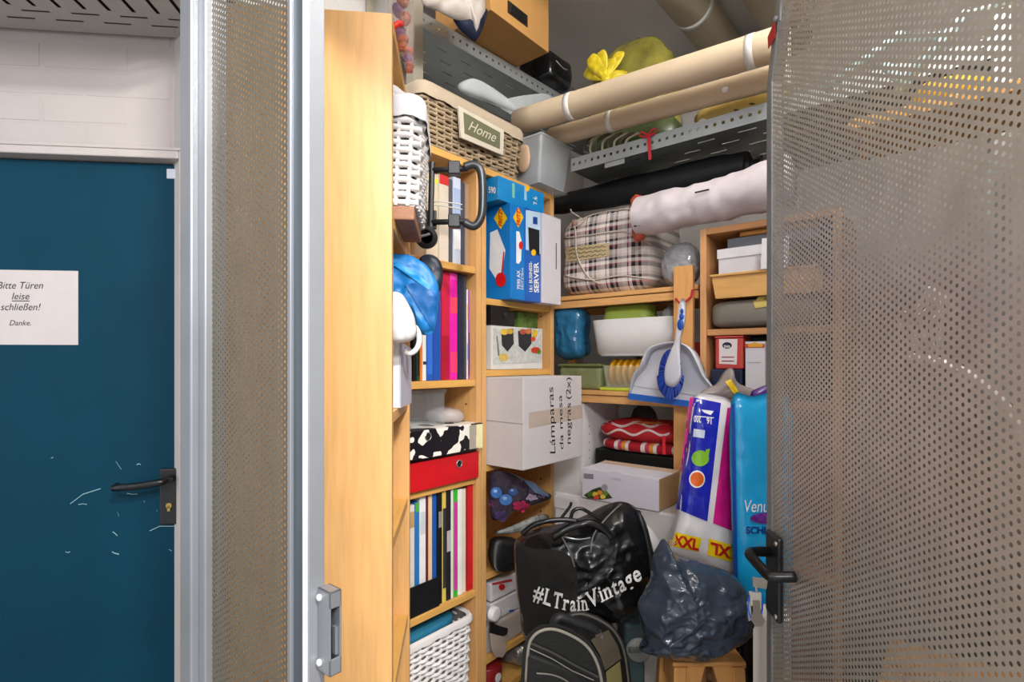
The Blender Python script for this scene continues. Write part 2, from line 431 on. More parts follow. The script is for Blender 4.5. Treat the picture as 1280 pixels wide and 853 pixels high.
# slotted cable tray under the corridor ceiling
zt = WD.at(120, 41, y=-.01).z
slots = []
for k in range(-4, 26):
    x = -.75+k*.066; slots.append((x, x+.011, -.45, -.125))
for k in range(-3, 13):
    x = -.75+k*.132; slots += [(x+.02, x+.095, -.068, -.061), (x+.066+.02, x+.066+.095, -.105, -.098)]
xs = sorted({round(v, 5) for s in slots for v in s[:2]} | {-.6, .45}); ys = sorted({s[2] for s in slots} | {s[3] for s in slots} | {-.012, -.6})
xs = [x for x in xs if -.6 <= x <= .45]
V, F = [], []
for i in range(len(xs)-1):
    for j in range(len(ys)-1):
        cx, cy = (xs[i]+xs[i+1])/2, (ys[j]+ys[j+1])/2
        if any(s[0] < cx < s[1] and s[2] < cy < s[3] for s in slots): continue
        g = [(xs[i], ys[j]), (xs[i+1], ys[j]), (xs[i+1], ys[j+1]), (xs[i], ys[j+1])]
        n = len(V); V += [(x, y, zt) for x, y in g]; F.append((n, n+1, n+2, n+3))
tr = T('cable_tray', 'slotted grey metal cable tray along the corridor wall', 'cable tray', (-.1, -.3, zt), WD)
TRM = M('#A9A6A2', .5, .2)
mk('slotted_plate', (V, F), TRM, parent=tr)
mk('side_rail', box(-.6, .45, -.012, -.009, zt, zt+.06), TRM, parent=tr)
mk('side_rail', box(-.6, .45, -.603, -.6, zt, zt+.06), TRM, parent=tr)
mk('cover', box(-.6, .45, -.606, -.006, zt+.061, zt+.063), M('#3A3835', .8), parent=tr)  # dark plate added above the tray so its slots look dark
mk('cable_bundle', tube([(-.6, -.3, zt+.035), (-.1, -.27, zt+.03), (.45, -.31, zt+.035)], .02, 8), M('#3A3A3C', .6), parent=tr)

# ------------------------------------------------------------------ perforated sheet
def perforated(x0, x1, z0, z1, p=.010, rad=.0024, keep=None):
    wdt = p*.866; cols = int((x1-x0)/wdt); rows = int((z1-z0)/p)
    ci, ri = np.meshgrid(np.arange(cols), np.arange(rows), indexing='ij')
    cx = x0+wdt*(ci+.5); cz = z0+p*(ri+.5)+np.where(ci % 2, p/2, 0)
    cx, cz = cx.ravel(), cz.ravel()
    if keep is not None: k = keep(cx, cz); cx, cz = cx[k], cz[k]
    an = np.arange(8)*math.pi/4
    lx = np.concatenate([rad*np.cos(an), np.array([1, -1, -1, 1])*wdt/2]); lz = np.concatenate([rad*np.sin(an), np.array([1, 1, -1, -1])*p/2])
    X = (cx[:, None]+lx).ravel(); Z = (cz[:, None]+lz).ravel(); n = len(cx)
    f = np.array([[8, 9, 3, 2, 1], [9, 10, 5, 4, 3], [10, 11, 7, 6, 5], [11, 8, 1, 0, 7]])
    FF = (np.arange(n)[:, None, None]*12+f).reshape(-1, 5)
    return X, Z, FF
def sheet_obj(name, X, Z, FF, fr, y, mat, parent):
    b = BASE[parent]; me = bpy.data.meshes.new(name)
    co = np.stack([X-b.x, np.full_like(X, y-b.y), Z-b.z], 1).astype(np.float32)
    me.vertices.add(len(co)); me.vertices.foreach_set('co', co.ravel())
    me.loops.add(FF.size); me.loops.foreach_set('vertex_index', FF.ravel().astype(np.int32))
    me.polygons.add(len(FF)); me.polygons.foreach_set('loop_start', (np.arange(len(FF))*5).astype(np.int32))
    me.update(calc_edges=True); me.validate(); me.materials.append(mat)
    o = bpy.data.objects.new(name, me); COL.objects.link(o); o.parent = parent; o['kind'] = 'stuff'
    BASE[o] = b; FR[o] = fr
    return o
PB_ = -.93
def pa(px): return K.at(px, 400, y=PB_).x
pt = T('mesh_partition', 'galvanised steel partition with perforated sheet beside the wooden bookcase', 'partition', (pa(320), PB_, 0))
GP = M('#8F9297', .42, .5, var=.10, vs=4)
GD = M('#5E666E', .4, .6, var=.08, vs=6)
mk('post', join(box(pa(240), pa(254), PB_-.02, PB_+.03, 0, 2.9), box(pa(254), pa(262), PB_-.008, PB_+.03, 0, 2.9)), GP, parent=pt, bev=.003)
X, Z, FF = perforated(pa(261), pa(366), .02, 2.11)
sheet_obj('perforated_sheet', X, Z, FF, K, PB_+.004, M('#6C6456', .5, .4, var=.06), pt)
aj = pa(384); bj = K.at(405, 400, x=aj).y
mk('sheet_edge', box(pa(364), pa(368), PB_-.006, PB_+.012, 0, 2.9), GP, parent=pt, bev=.0015)
mk('channel', box(pa(368), aj-.0015, PB_-.001, bj, 0, 2.9), GD, parent=pt)
mk('jamb_highlight', box(aj-.004, aj+.0006, PB_-.005, PB_+.001, 0, 2.9), M('#E2E4E8', .4, .3), parent=pt, bev=.001)  # pale strip painted as the highlight along the jamb corner
mk('jamb', box(aj-.0014, aj+.0015, PB_+.001, bj, 0, 2.9), M('#9A9DA2', .42, .45, var=.10, vs=4), parent=pt, bev=.001)
mk('shadow_plate', box(aj+.002, 1.2, PB_-.003, PB_+.003, 2.203, 2.55), GP, parent=pt, bev=.003)  # unseen plate, added and cut short to shade only the bookcase side
mk('top_rail', box(pa(240), aj, PB_-.015, PB_+.02, 2.11, 2.26), GP, parent=pt, bev=.003)
mk('hinge_post', box(1.44, 1.495, PB_-.02, PB_+.03, 0, 2.9), GP, parent=pt, bev=.003)
# strike box on the side of the jamb
bf = K.at(397, 790, x=aj+.002).y; a2 = K.at(412, 790, y=bf).x; b2 = K.at(427, 790, x=a2).y
sz0 = K.at(412, 848, y=bf).z; sz1 = K.at(412, 742, y=bf).z; t_ = .0025
st_ = mk('strike_box', join(box(aj+.002, a2, bf, bf+t_, sz0, sz1), box(aj+.002, a2, b2-t_, b2, sz0, sz1), box(aj+.002, a2, bf, b2, sz1-t_, sz1), box(aj+.002, a2, bf, b2, sz0, sz0+t_),
    box(a2-t_, a2, bf, b2, sz1-.022, sz1), box(a2-t_, a2, bf, b2, sz0, sz0+.022)), GP, parent=pt, bev=.0008)
mk('strike_recess', box(aj+.002, aj+.004, bf+t_, b2-t_, sz0+.004, sz1-.004), M('#3E464C', .5, .4), parent=st_)
mk('strike_latch', box(a2-.012, a2-.004, bf+.6*(b2-bf), b2-.003, sz0+.024, sz1-.05), GP, parent=st_)
for zz in (sz0+.012, sz1-.012):
    mk('rivet', blob((aj+.008, bf-.001, zz), .005, .004, .005, 10, 6), M('#E2E4E8', .3, .4), parent=st_, smooth=True)

# open door leaf of perforated sheet
dl = T('door_2', 'open galvanised door leaf of perforated steel sheet with black lever handle', None, (.45, 0, 0), LF, kind='structure')
FE = .905
def cut(cx, cz): return (cx < FE-.016-np.clip((cz-1.93)*.36, 0, .12))
X, Z, FF = perforated(.0, FE-.012, .03, 2.6, keep=cut)
sheet_obj('perforated_sheet', X, Z, FF, LF, 0, M('#BFBAB1', .38, .6, var=.08), dl)
FD = M('#8C8D8D', .42, .5, var=.08)
mk('edge_frame', prism([(FE-.018, -.02, .02), (FE, -.02, .02), (FE, -.02, 1.93), (FE-.06, -.02, 2.10), (FE-.14, -.02, 2.32), (FE-.158, -.02, 2.32), (FE-.078, -.02, 2.10), (FE-.018, -.02, 1.93)], (0, .024, 0)), FD, parent=dl, bev=.002)
rl = lambda px, py: LF.at(px, py, y=.006)
mk('warning_sticker', prism([rl(961, 61), rl(969.5, 47), rl(969.5, 25), rl(960.5, 46)], (0, .0015, 0)), M('#B8141E', .4), parent=dl)
mk('hook_pin', tube([rl(976, 8), rl(975, 26)], .0022, 6), GP, parent=dl)
mk('bolt_head', blob(rl(970, 24), .006, .005, .006, 10, 6), GP, parent=dl, smooth=True)
q0, q1 = LF.at(962, 762, y=.003), LF.at(978, 674, y=.003)
lk = mk('lock_plate', box(q1.x, q0.x, .001, .012, q0.z, q1.z), M('#161718', .35), parent=dl, bev=.005)
for zz in (q0.z+.012, q1.z-.012): mk('plate_screw', blob((q1.x+.006, .013, zz), .005, .003, .005, 10, 6), M('#B9B2A6', .3, .8), parent=lk, smooth=True)
mk('lock_latch', box(FE-.004, FE+.004, -.012, .004, q1.z-.03, q1.z-.005), M('#D08A2C', .4, .5), parent=dl)
def LW(px, py, d):     # a picture point at view depth d, in the leaf's own axes
    p = W0.at(px, py, y=d); a, b = LF.inv(p.x, p.y); return Vector((a, b, p.z))
hpth = [LW(972, 690, 1.06), LW(944, 690, 1.045), LW(937.5, 692, 1.035), LW(940, 697, 1.02), LW(955, 714, .985), LW(960, 719, .975), LW(967, 721.5, .967), LW(994, 721.5, .958)]
mk('lever_handle', tube(smoothpts(hpth, 4, False), .0098, 12), M('#0F1011', .28), parent=dl, smooth=True)
# keys hanging in the lock
kb = W0.at(945, 742, y=1.045)
ky = T('key_bunch', 'bunch of keys with blue ring hanging below black door lever', 'keys', (kb.x, kb.y, kb.z-.06), W0)
kp = lambda px, py, d=1.04: W0.at(px, py, y=d)
mk('lock_key', join(prism([kp(941, 722), kp(960, 724), kp(958, 737), kp(942, 734)], (0, .003, 0)), tube([kp(945, 733), kp(946, 742)], .002, 6)), M('#C9C4BA', .35, .6), parent=ky)
mk('key_ring', tube([kp(944+9*math.cos(a), 758+18*math.sin(a)) for a in np.linspace(0, 6.28, 25)[:-1]], .0018, 6, True), M('#1C5BC4', .4), parent=ky, smooth=True)
mk('tag', prism([kp(938, 741, 1.037), kp(951, 742, 1.037), kp(951, 756, 1.037), kp(939, 757, 1.037)], (0, .004, 0)), M('#B3ABA0', .45), parent=ky, bev=.001)
mk('house_key', prism([kp(x, y, 1.034) for x, y in ((942, 752), (949, 752), (951, 768), (956, 776), (953, 783), (945, 783), (940, 776), (943, 766))], (0, .003, 0)), M('#9C958A', .35, .7), parent=ky, bev=.001)
mk('small_key', prism([kp(x, y, 1.039) for x, y in ((934, 753), (938, 753), (940, 775), (936, 777))], (0, .003, 0)), M('#C7C7C9', .35, .7), parent=ky)

# ------------------------------------------------------------------ shelving furniture
def bookcase(name, label, cat, fr, m, W, D, H, shelves, mat, smat, th=.022, group=None, back=None, pins=True, backskip=None):
    bs = m(W/2, D/2); r = T(name, label, cat, (bs[0], bs[1], 0), fr, group)
    def bx(n, s0, s1, d0, d1, z0, z1, mt, bev=.0015, parent=r):
        p, q = m(s0, d0), m(s1, d1)
        return mk(n, box(min(p[0], q[0]), max(p[0], q[0]), min(p[1], q[1]), max(p[1], q[1]), z0, z1), mt, parent=parent, bev=bev)
    sp = []
    for s in (0, W-th): sp.append(bx('side_panel', s, s+th, 0, D, 0, H, mat))
    bx('top_panel', th, W-th, 0, D-.004, H-th, H, smat)
    for z in shelves: bx('shelf', th+.001, W-th-.001, .004, D-.01, z-th, z, smat)
    bx('plinth', th, W-th, .03, .045, 0, .07, mat)
    bx('back_panel', th*.3, W-th*.3, D-.006, D, .02, H-.005, back or mat)
    if pins:
        PN = []
        for k in range(int((H-.3)/.064)):
            z = .2+k*.064; p = m(W-th-.0004, .045); q = m(W-th+.001, .052)
            PN.append(box(min(p[0], q[0]), max(p[0], q[0]), min(p[1], q[1]), max(p[1], q[1]), z, z+.006))
        mk('pin_holes', join(*PN), M('#4A3216', .8), parent=sp[1], kind='stuff')
    return r
BC = 'birch veneer bookcases'
zs2 = [.30, zA(560, 755), zA(560, 605), zA(560, 476), zA(560, 327)]
zs3 = [.37, .655, 1.02, zA(650, 462), zA(650, 378)]
zs1 = [.40, .72, 1.02, 1.27, 1.655]
bookcase('bookcase', 'tall birch veneer bookcase showing its side panel beside the mesh partition', 'bookcase', C1, lambda s, d: (-d, s), .40, .31, 2.02, zs1, WOOD, WOODX, group=BC)
bookcase('bookcase', 'narrow birch bookcase holding the red binder and upright coloured folders', 'bookcase', K, lambda s, d: (-d, s-.402), .40, .28, 2.02, zs2, WOOD, WOODX, group=BC)
bookcase('bookcase', 'narrow birch bookcase holding blue router boxes and the white lamp carton', 'bookcase', K, lambda s, d: (-d, s+.001), .412, .28, 2.02, zs3+[.235], WOOD, WOODX, group=BC)
RB_ = .45
ra0 = K.at(875, 400, y=RB_).x
zrs = [.35, .75, 1.25, zB(915, 411, RB_)]
BEECH = M('#D39C68', .45, var=.09, vs=7, stretch=(14, 14, 1.2)); BEECHX = M('#C8905C', .45, var=.09, vs=7, stretch=(1.2, 14, 14))
zrt = zB(876, 287, RB_)
bookcase('low_bookcase', 'beech bookcase with tea tin and wooden boxes beside the pine rack', 'bookcase', K, lambda s, d: (ra0+s, RB_+d), .40, .28, zrt, zrs, BEECH, BEECHX, th=.02, pins=False)

# pine rack
PF = .50
rk = T('pine_rack', 'open pine rack with slatted shelves holding the plaid bag and white bin', 'rack', (.2, PF+.2, 0))
zp1, zp2 = zB(780, 364, PF), zB(760, 489, PF)
pl0, pl1 = K.at(842, 400, y=PF-.02).x, K.at(866, 400, y=PF-.02).x
ZMT = .90
mk('front_post', box(pl0, pl1, PF-.022, PF-.002, ZMT+.001, zB(850, 333, PF-.02)), PLANK, parent=rk, bev=.002)
mk('front_post', box(-.24, -.195, PF-.022, PF-.002, 0, 1.72), PLANK, parent=rk, bev=.002)
mk('rear_post', box(pl0, pl1, PF+.36, PF+.38, ZMT+.001, 1.72), PLANK, parent=rk, bev=.002)
mk('rear_post', box(-.24, -.195, PF+.36, PF+.38, 0, 1.72), PLANK, parent=rk, bev=.002)
ar = K.at(873, 400, y=PF).x
for zz in (zp1, zp2):
    mk('front_rail', box(-.24, ar, PF, PF+.018, zz-.048, zz-.020), PINE, parent=rk, bev=.002)
    mk('rear_rail', box(-.24, ar, PF+.34, PF+.358, zz-.048, zz-.020), PINE, parent=rk, bev=.002)
    for k in range(6):
        y0 = PF-.004+k*.063; mk('shelf_slat', box(-.24, ar, y0, y0+.055, zz-.017, zz), PINE, parent=rk, bev=.002)

# white side panel standing beside the machine
wp = T('white_cabinet', 'white laminate cabinet side with pin holes behind the lamp carton', 'cabinet', (.03, PF, 0))
wa = K.at(730, 560, y=PF+.012).x
mk('side_panel', box(wa-.016, wa, PF+.012, PF+.29, 0, zp2-.055), WHITE, parent=wp, bev=.001)
mk('front_panel', box(-.18, wa-.017, PF+.014, PF+.03, 0, zp2-.06), WHITE, parent=wp, bev=.001)
for yy in (PF+.05, PF+.24):
    for k in range(6): mk('pin_hole', lathe([(.0025, 0), (.0025, .0006)], (wa, yy, .95+k*.032), 8, 'X'), M('#3A3A3A', .8), parent=wp)

# galvanised racks
RS = M('#8F9899', .35, .75, var=.12, vs=6)
RL = M('#A6AAAA', .42, .55, var=.08, vs=8)
def holes_lip(name, x_from, x_to, mkpt, h, parent, n):
    """flanged lip with a row of square holes: strip built around the openings"""
    G = []
    L = x_to-x_from; st = L/n
    for k in range(n):
        s0 = x_from+k*st; hs = .010; c = s0+st/2
        for a, b, u, v in ((s0, c-hs/2, 0, h), (c+hs/2, s0+st, 0, h), (c-hs/2, c+hs/2, 0, h*.42), (c-hs/2, c+hs/2, h*.42+hs, h)):
            G.append(box(*mkpt(a, b), u, v))
    return join(*G)
# left rack behind the bookcases
ZL = 2.60
lr = T('metal_rack', 'galvanised slotted metal rack behind the tops of the bookcases', 'rack', (-.30, K.at(516, 40, x=-.30).y, 0), group='galvanised racks')
lr.rotation_euler.z += R(-3)
lx0 = K.at(516, 40, x=-.30).y
g = holes_lip('lip', lx0+.03, 1.5, lambda a, b: (-.302, -.299, a, b), .055, lr, 42)
mk('front_lip', xf(g, Matrix.Translation((0, 0, ZL))), RL, parent=lr)
def slotted_shelf(s0, s1, d0, d1, z, along):
    sl = []
    k = 0; s = s0+.08
    while s < s1-.1:
        for j, d in enumerate(np.arange(d0+.05, d1-.03, .06)):
            o = (j % 2)*.06; sl.append((s+o, s+o+.055, d, d+.006))
        s += .13
    xs = sorted({round(v, 5) for q in sl for v in q[:2]} | {s0, s1}); ys = sorted({round(v, 5) for q in sl for v in q[2:]} | {d0, d1}); V, F = [], []
    S = [tuple(round(v, 5) for v in q) for q in sl]
    for i in range(len(xs)-1):
        for j in range(len(ys)-1):
            cx, cy = (xs[i]+xs[i+1])/2, (ys[j]+ys[j+1])/2
            if any(q[0] < cx < q[1] and q[2] < cy < q[3] for q in S): continue
            n = len(V); V += [((x, y, z) if along == 'x' else (y, x, z)) for x, y in ((xs[i], ys[j]), (xs[i+1], ys[j]), (xs[i+1], ys[j+1]), (xs[i], ys[j+1]))]; F.append((n, n+1, n+2, n+3))
    return V, F
mk('slotted_shelf', slotted_shelf(lx0+.02, 1.5, -.60, -.302, ZL+.004, 'y'), RS, parent=lr)
mk('upright', join(box(-.302, -.298, lx0, lx0+.045, 0, 3.0), box(-.34, -.302, lx0, lx0+.003, 0, 3.0)), M('#A49C8C', .45, .3), parent=lr)
mk('upright', join(box(-.61, -.606, lx0, lx0+.04, 0, 3.0)), M('#A49C8C', .45, .3), parent=lr)
mk('upright', join(box(-.302, -.298, 1.5, 1.54, 0, 3.0)), M('#A49C8C', .45, .3), parent=lr)
# back rack above the pine rack
BR_ = .42
ZB = zB(840, 181, BR_)
br = T('metal_rack', 'galvanised metal rack tied with red ribbon above the long black bag', 'rack', (.5, .7, 0), group='galvanised racks')
ba0 = .075
g = holes_lip('lip', ba0, 1.30, lambda a, b: (a, b, BR_-.0015, BR_+.0015), .05, br, 46)
mk('front_lip', xf(g, Matrix.Translation((0, 0, ZB))), RL, parent=br)
mk('slotted_shelf', slotted_shelf(ba0, 1.3, BR_+.002, .98, ZB+.005, 'x'), RS, parent=br)
mk('brace', box(.22, .30, BR_+.003, BR_+.006, ZB-.018, ZB), RL, parent=br)
for xx in (ba0, 1.28): mk('upright', join(box(xx, xx+.03, .98, .983, 0, 2.3), box(xx, xx+.003, .945, .98, 0, 2.3)), RL, parent=br)
for xx in (1.28,): mk('upright', box(xx, xx+.03, BR_+.002, BR_+.006, 0, 2.3), RL, parent=br)
# red ribbon tied round the lip
rx = K.at(812, 190, y=BR_).x
rb = T('red_ribbon', 'red ribbon tied in a bow around the metal rack lip', 'ribbon', (rx, BR_-.004, ZB-.03))
REDR = M('#C4202B', .6)
mk('tail', prism([(rx-.006, BR_-.011, ZB+.05), (rx+.006, BR_-.011, ZB+.05), (rx+.012, BR_-.011, ZB-.035), (rx+.002, BR_-.011, ZB-.035)], (0, .0015, 0)), REDR, parent=rb)
for sx in (-1, 1): mk('bow_loop', tube([(rx, BR_-.011, ZB+.05), (rx+sx*.02, BR_-.017, ZB+.065), (rx+sx*.034, BR_-.013, ZB+.06), (rx+sx*.02, BR_-.009, ZB+.05), (rx, BR_-.011, ZB+.048)], .0035, 6), REDR, parent=rb)
# insulated ceiling pipes
INS = M('#C2B49A', .7, var=.06, vs=6)
for xx, lab in ((.30, 'beige insulated ceiling pipe with white tape band above the cardboard tubes'), (.585, 'beige insulated ceiling pipe close to the mesh door top')):
    pp = T('ceiling_pipe', lab, 'pipe', (xx, .9, 2.86), group='insulated pipes')
    mk('insulation', tube([(xx, -.6, 2.95), (xx, .5, 2.95), (xx, 1.6, 2.95)], .088, 28), INS, parent=pp, smooth=True)
    for yy in ((1.04, .2) if xx < .5 else (.7, 1.4)):
        mk('tape_band', tube([(xx, yy, 2.95), (xx, yy+.03, 2.95)], .0895, 28), M('#D8D6D2', .4), parent=pp, smooth=True)

# ------------------------------------------------------------------ helpers for stored things
CLEAR = M('#DDE3E6', .08, alpha=.06, var=.03)
FROST = M('#C9CED2', .25, alpha=.55, var=.05)
XA, XB = (1, 0, 0), (0, -1, 0)
def book(name, label, cat, px0, px1, yt, zs, col, a=-.03, depth=.20, group=None, binder=False, yref=None, ring=None, lab=None, rough=.4, mat=None):
    ym = yref or (yt+60); ar_ = -.03 if a <= -.03 else -.018
    b0 = max(K.at(px0, ym, x=ar_).y+.0006, -.378); b1 = min(K.at(px1, ym, x=ar_).y-.0006, -.0255); z0 = zs+.0005
    z1 = min(zA((px0+px1)/2, yt, a), min(q for q in zs2+[2.02] if q > zs+.05)-.026)
    if b1-b0 < .004: b0 = b1-.004
    r = T(name, label, cat, (a-depth/2, (b0+b1)/2, z0), group=group); t = min(.0028, (b1-b0)*.22)
    m = mat or M(col, rough, coat=.15)
    mk('cover', join(box(a-t, a, b0, b1, z0, z1), box(a-depth, a-t, b0, b0+t, z0, z1), box(a-depth, a-t, b1-t, b1, z0, z1)), m, parent=r, bev=min(.0022, (b1-b0)*.2))
    mk('pages', box(a-depth+.004, a-t-.002, b0+t, b1-t, z0+.004, z1-.006), BOOKW, parent=r)
    if ring:
        p = K.at((px0+px1)/2, ring, x=a)
        mk('finger_ring', join(lathe([(.010, 0), (.013, 0), (.013, .002), (.010, .002)], (a, p.y, p.z), 18, 'X')), M('#B8B8BA', .3, .8), parent=r)
    if lab:
        for (y0, y1, c) in lab:
            p, q = max(zA((px0+px1)/2, y1, a), z0+.001), min(zA((px0+px1)/2, y0, a), z1-.001)
            if q-p < .003: continue
            mk('spine_label', box(a, a+.0006, b0+.0012, b1-.0012, p, q), M(c, .6), parent=r)
    return r
def wicker(name, label, x0, x1, y0, y1, z0, z1, rows, wm, lm, fr=K, stakes=52, flare=.012, rimh=.035, amp=.0035, group=None, lining=True, rr=None, rc=.03, im=None, sr=.0028):
    r = T(name, label, 'basket', ((x0+x1)/2, (y0+y1)/2, z0), fr, group)
    def ring(off, n):
        X0, X1, Y0, Y1 = x0-off, x1+off, y0-off, y1+off; c = rc; P = []
        for (cx, cy, a0) in ((X1-c, Y1-c, 0), (X0+c, Y1-c, 90), (X0+c, Y0+c, 180), (X1-c, Y0+c, 270)):
            for k in range(5): a = R(a0+k*22.5); P.append(Vector((cx+c*math.cos(a), cy+c*math.sin(a), 0)))
        return resample(P, n)
    n = stakes*2; h = (z1-rimh*.6-z0)/rows; rad = rr or h*.46
    for i in range(rows):
        z = z0+h*(i+.5); f = flare*(i/rows); P = ring(f, n); c = Vector(((x0+x1)/2, (y0+y1)/2, 0)); pth = []
        for k, p in enumerate(P):
            d = (p-c).normalized(); s = [0, 1, 0, -1][(k+2*(i % 2)) % 4]
            pth.append(p+d*(amp*s)+Vector((0, 0, z)))
        mk('weave_strand', tube(pth, rad, 6, True), wm, parent=r, smooth=True)
    S = []
    for k, (p, q) in enumerate(zip(ring(0, stakes), ring(flare, stakes))): S.append(tube([p+Vector((0, 0, z0)), q+Vector((0, 0, z1-rimh*.4))], sr, 5))
    mk('stakes', join(*S), wm, parent=r)
    mk('bottom', box(x0+.004, x1-.004, y0+.004, y1-.004, z0, z0+.006), wm, parent=r)
    if lining:
        V, F = [], []; A = ring(-.006, 60); B = ring(flare-.006, 60); n0 = 60
        prof = [(A, z0+.008), (B, z1-.004), (ring(flare+.003, 60), z1+.004), (ring(flare+.009, 60), z1-.006), (ring(flare+.010, 60), z1-rimh)]
        for q, (P, z) in enumerate(prof):
            for k, p in enumerate(P): V.append(p+Vector((0, 0, z+(.003*math.sin(k*1.7) if q == 4 else 0))))
        F0 = []
        for q in range(4):
            for k in range(n0): (F if q else F0).append((q*n0+k, q*n0+(k+1) % n0, (q+1)*n0+(k+1) % n0, (q+1)*n0+k))
        mk('cloth_liner', (V[n0:], [tuple(i-n0 for i in q_) for q_ in F]), lm, parent=r, smooth=True)
        mk('shade_lining', (V[:2*n0], F0), im or lm, parent=r, smooth=True)  # dark colour stands in for the shade seen between the strands
    return r
def carton(name, label, cat, x0, x1, y0, y1, z0, z1, mat, fr=K, group=None, seams=True, tape=None, bev=.002):
    """cardboard box: body, lid flaps split by a joint, optional tape strip along the top"""
    r = T(name, label, cat, ((x0+x1)/2, (y0+y1)/2, z0), fr, group)
    mk('body', box(x0, x1, y0, y1, z0, z1-.003), mat, parent=r, bev=bev)
    ym = (y0+y1)/2
    mk('lid_flap', box(x0, x1, y0, ym-.0012, z1-.003, z1), mat, parent=r)
    mk('lid_flap', box(x0, x1, ym+.0012, y1, z1-.003, z1), mat, parent=r)
    if tape: mk('tape', box(x0+.01, x1-.01, ym-.02, ym+.02, z1, z1+.0006), M(tape, .25), parent=r)
    return r

# ------------------------------------------------------------------ bookcase 2, shelf by shelf
zA5, zA4, zA3, zA2, zA1 = zs2[4], zs2[3], zs2[2], zs2[1], zs2[0]
G1 = 'books behind the luggage trolley'
book('book', 'thick beige book with yellow label behind the luggage trolley', 'book', 533, 548, 216, zA5, '#C9B9A0', group=G1, yref=290, lab=[(222, 228, '#E6D23A')], rough=.7)
book('book', 'beige grey book with a red square on its spine', 'book', 548.6, 561, 219, zA5, '#CBBFAE', group=G1, yref=290, lab=[(219, 231, '#C62A2A')], rough=.7)
book('book', 'slim charcoal book between beige and white spines', 'book', 561.5, 566, 224, zA5, '#4D5058', group=G1, yref=290)
book('book', 'white book with blue lines and barcode on its spine', 'book', 566.4, 576, 222, zA5, '#C7D2E4', group=G1, yref=290, lab=[(288, 312, '#E8E8E8'), (236, 284, '#9FB2D2')])
book('book', 'dark slate book beside the barcode spine', 'book', 576.4, 581, 228, zA5, '#3C4456', group=G1, yref=290)
book('book', 'brown worn book against the bookcase side', 'book', 581.4, 589, 230, zA5, '#9B7E60', group=G1, yref=290, rough=.7)
G2 = 'upright folders on the middle shelf'
for px0, px1, yt, col, lab, lbl in (
    (517, 521, 400, '#0E0E10', None, 'thin black folder next to an orange strip folder'),
    (521.4, 525, 398, '#15512B', [(410, 470, '#0E0E10')], 'black folder with green top edge'),
    (525.3, 528, 396, '#E07A20', None, 'narrow orange folder between black and white folders'),
    (528.3, 533, 396, '#E6E3DC', [(452, 456, '#222222')], 'white folder with a small dark dot'),
    (533.3, 541, 340, '#1B58B8', [(344, 468, '#2A6AD0')], 'glossy bright blue folder with pale line'),
    (541.4, 551, 336, '#1E4FA6', None, 'wide royal blue ring folder beside the red one'),
    (551.6, 562, 334, '#A81030', [(340, 420, '#C0143A')], 'crimson red ring folder beside magenta folder'),
    (562.4, 572, 336, '#E01CA0', [(338, 350, '#F048B8'), (372, 392, '#F0405A'), (440, 466, '#E83A6A')], 'magenta patterned folder with coral bands'),
    (573, 579.6, 337, '#1D2740', None, 'navy blue ring folder beside magenta folder'),
    (579.9, 583.2, 340, '#3B3F44', None, 'dark grey folder beside navy folder'),
    (583.5, 585, 362, '#E9E9E6', [(380, 400, '#E8C832'), (430, 450, '#4AA0D0')], 'thin white comic book beside purple book'),
    (585.3, 592, 363, '#A05AA8', [(416, 470, '#5C1466')], 'lilac and purple book against the bookcase side')):
    book('folder' if yt < 345 else 'book', lbl, 'folder', px0, px1, yt, zA4, col, group=G2, yref=440, lab=lab)
# shelf with lying binders
def lying(name, label, px0, px1, yt, yb, a, mat, hole=None, zf=None, depth=.27, ang=0, extra=None):
    pm = (px0+px1)/2
    b0 = max(K.at(px0, (yt+yb)/2, x=a).y, -.377); b1 = min(K.at(px1, (yt+yb)/2, x=a).y, -.026)
    z0 = zf if zf is not None else zA(pm, yb, a); z1 = z0+(zA(pm, yt, a)-zA(pm, yb, a))
    r = T(name, label, 'binder', (a-depth/2, (b0+b1)/2, z0)); t = .003
    mk('cover', join(box(a-t, a, b0, b1, z0, z1), box(a-depth, a-t, b0, b1, z0, z0+t), box(a-depth, a-t, b0, b1, z1-t, z1)), mat, parent=r, bev=.004)
    mk('paper_block', box(a-depth+.01, a-.03, b0+.012, b1-.012, z0+t, z1-.02), BOOKW, parent=r)
    if hole:
        p = K.at(hole[0], hole[1], x=a); rr = .0125
        mk('finger_hole', lathe([(rr*.78, 0), (rr*.78, .0008)], (a, p.y, p.z), 18, 'X'), M('#0A0A0A', .9), parent=r)
        mk('finger_ring', lathe([(rr*.75, 0), (rr*.8, .002), (rr, .002), (rr*1.05, 0)], (a, p.y, p.z), 18, 'X'), M('#C9C9CC', .25, .9), parent=r, smooth=True)
    return r, (b0, b1, z0, z1)
bl_, br_ = -.378, -.024
rb_, e = lying('ring_binder', 'red lever arch binder lying flat on the shelf', 505, 601, 566, 601, .012, M('#C8101C', .45), (574, 580), zf=zA3+.001)
mk('black_folder', box(-.25, .012, e[0]+.01, e[1]-.012, e[3]+.001, e[3]+.011), BLK, bev=.003, label='thin black folder lying between red and cow patterned binders', cat='folder')
COW = blotch('cow_print', 15, [(0, '#E9E6DA'), (.30, '#EDEADF'), (.49, '#17141A')], .35, 1.5)
cb_, e2 = lying('ring_binder', 'black and white cow patterned binder lying on the red binder', 505, 606, 527, 561, .030, COW, (535, 546), zf=e[3]+.0125)
mk('spine_label', box(.0302, .0312, e2[1]-.062, e2[1]-.033, e2[2]+.003, e2[3]-.003), M('#A8A092', .5), parent=cb_)
mk('spine_label', box(.0302, .0312, e2[1]-.031, e2[1]-.002, e2[2]+.003, e2[3]-.003), M('#EDE6B4', .5), parent=cb_)
zt_ = e2[3]+.001
b0, b1 = -.372, K.at(556, 500, x=-.01).y; zac = min(zA(540, 484, -.01), zA4-.038)
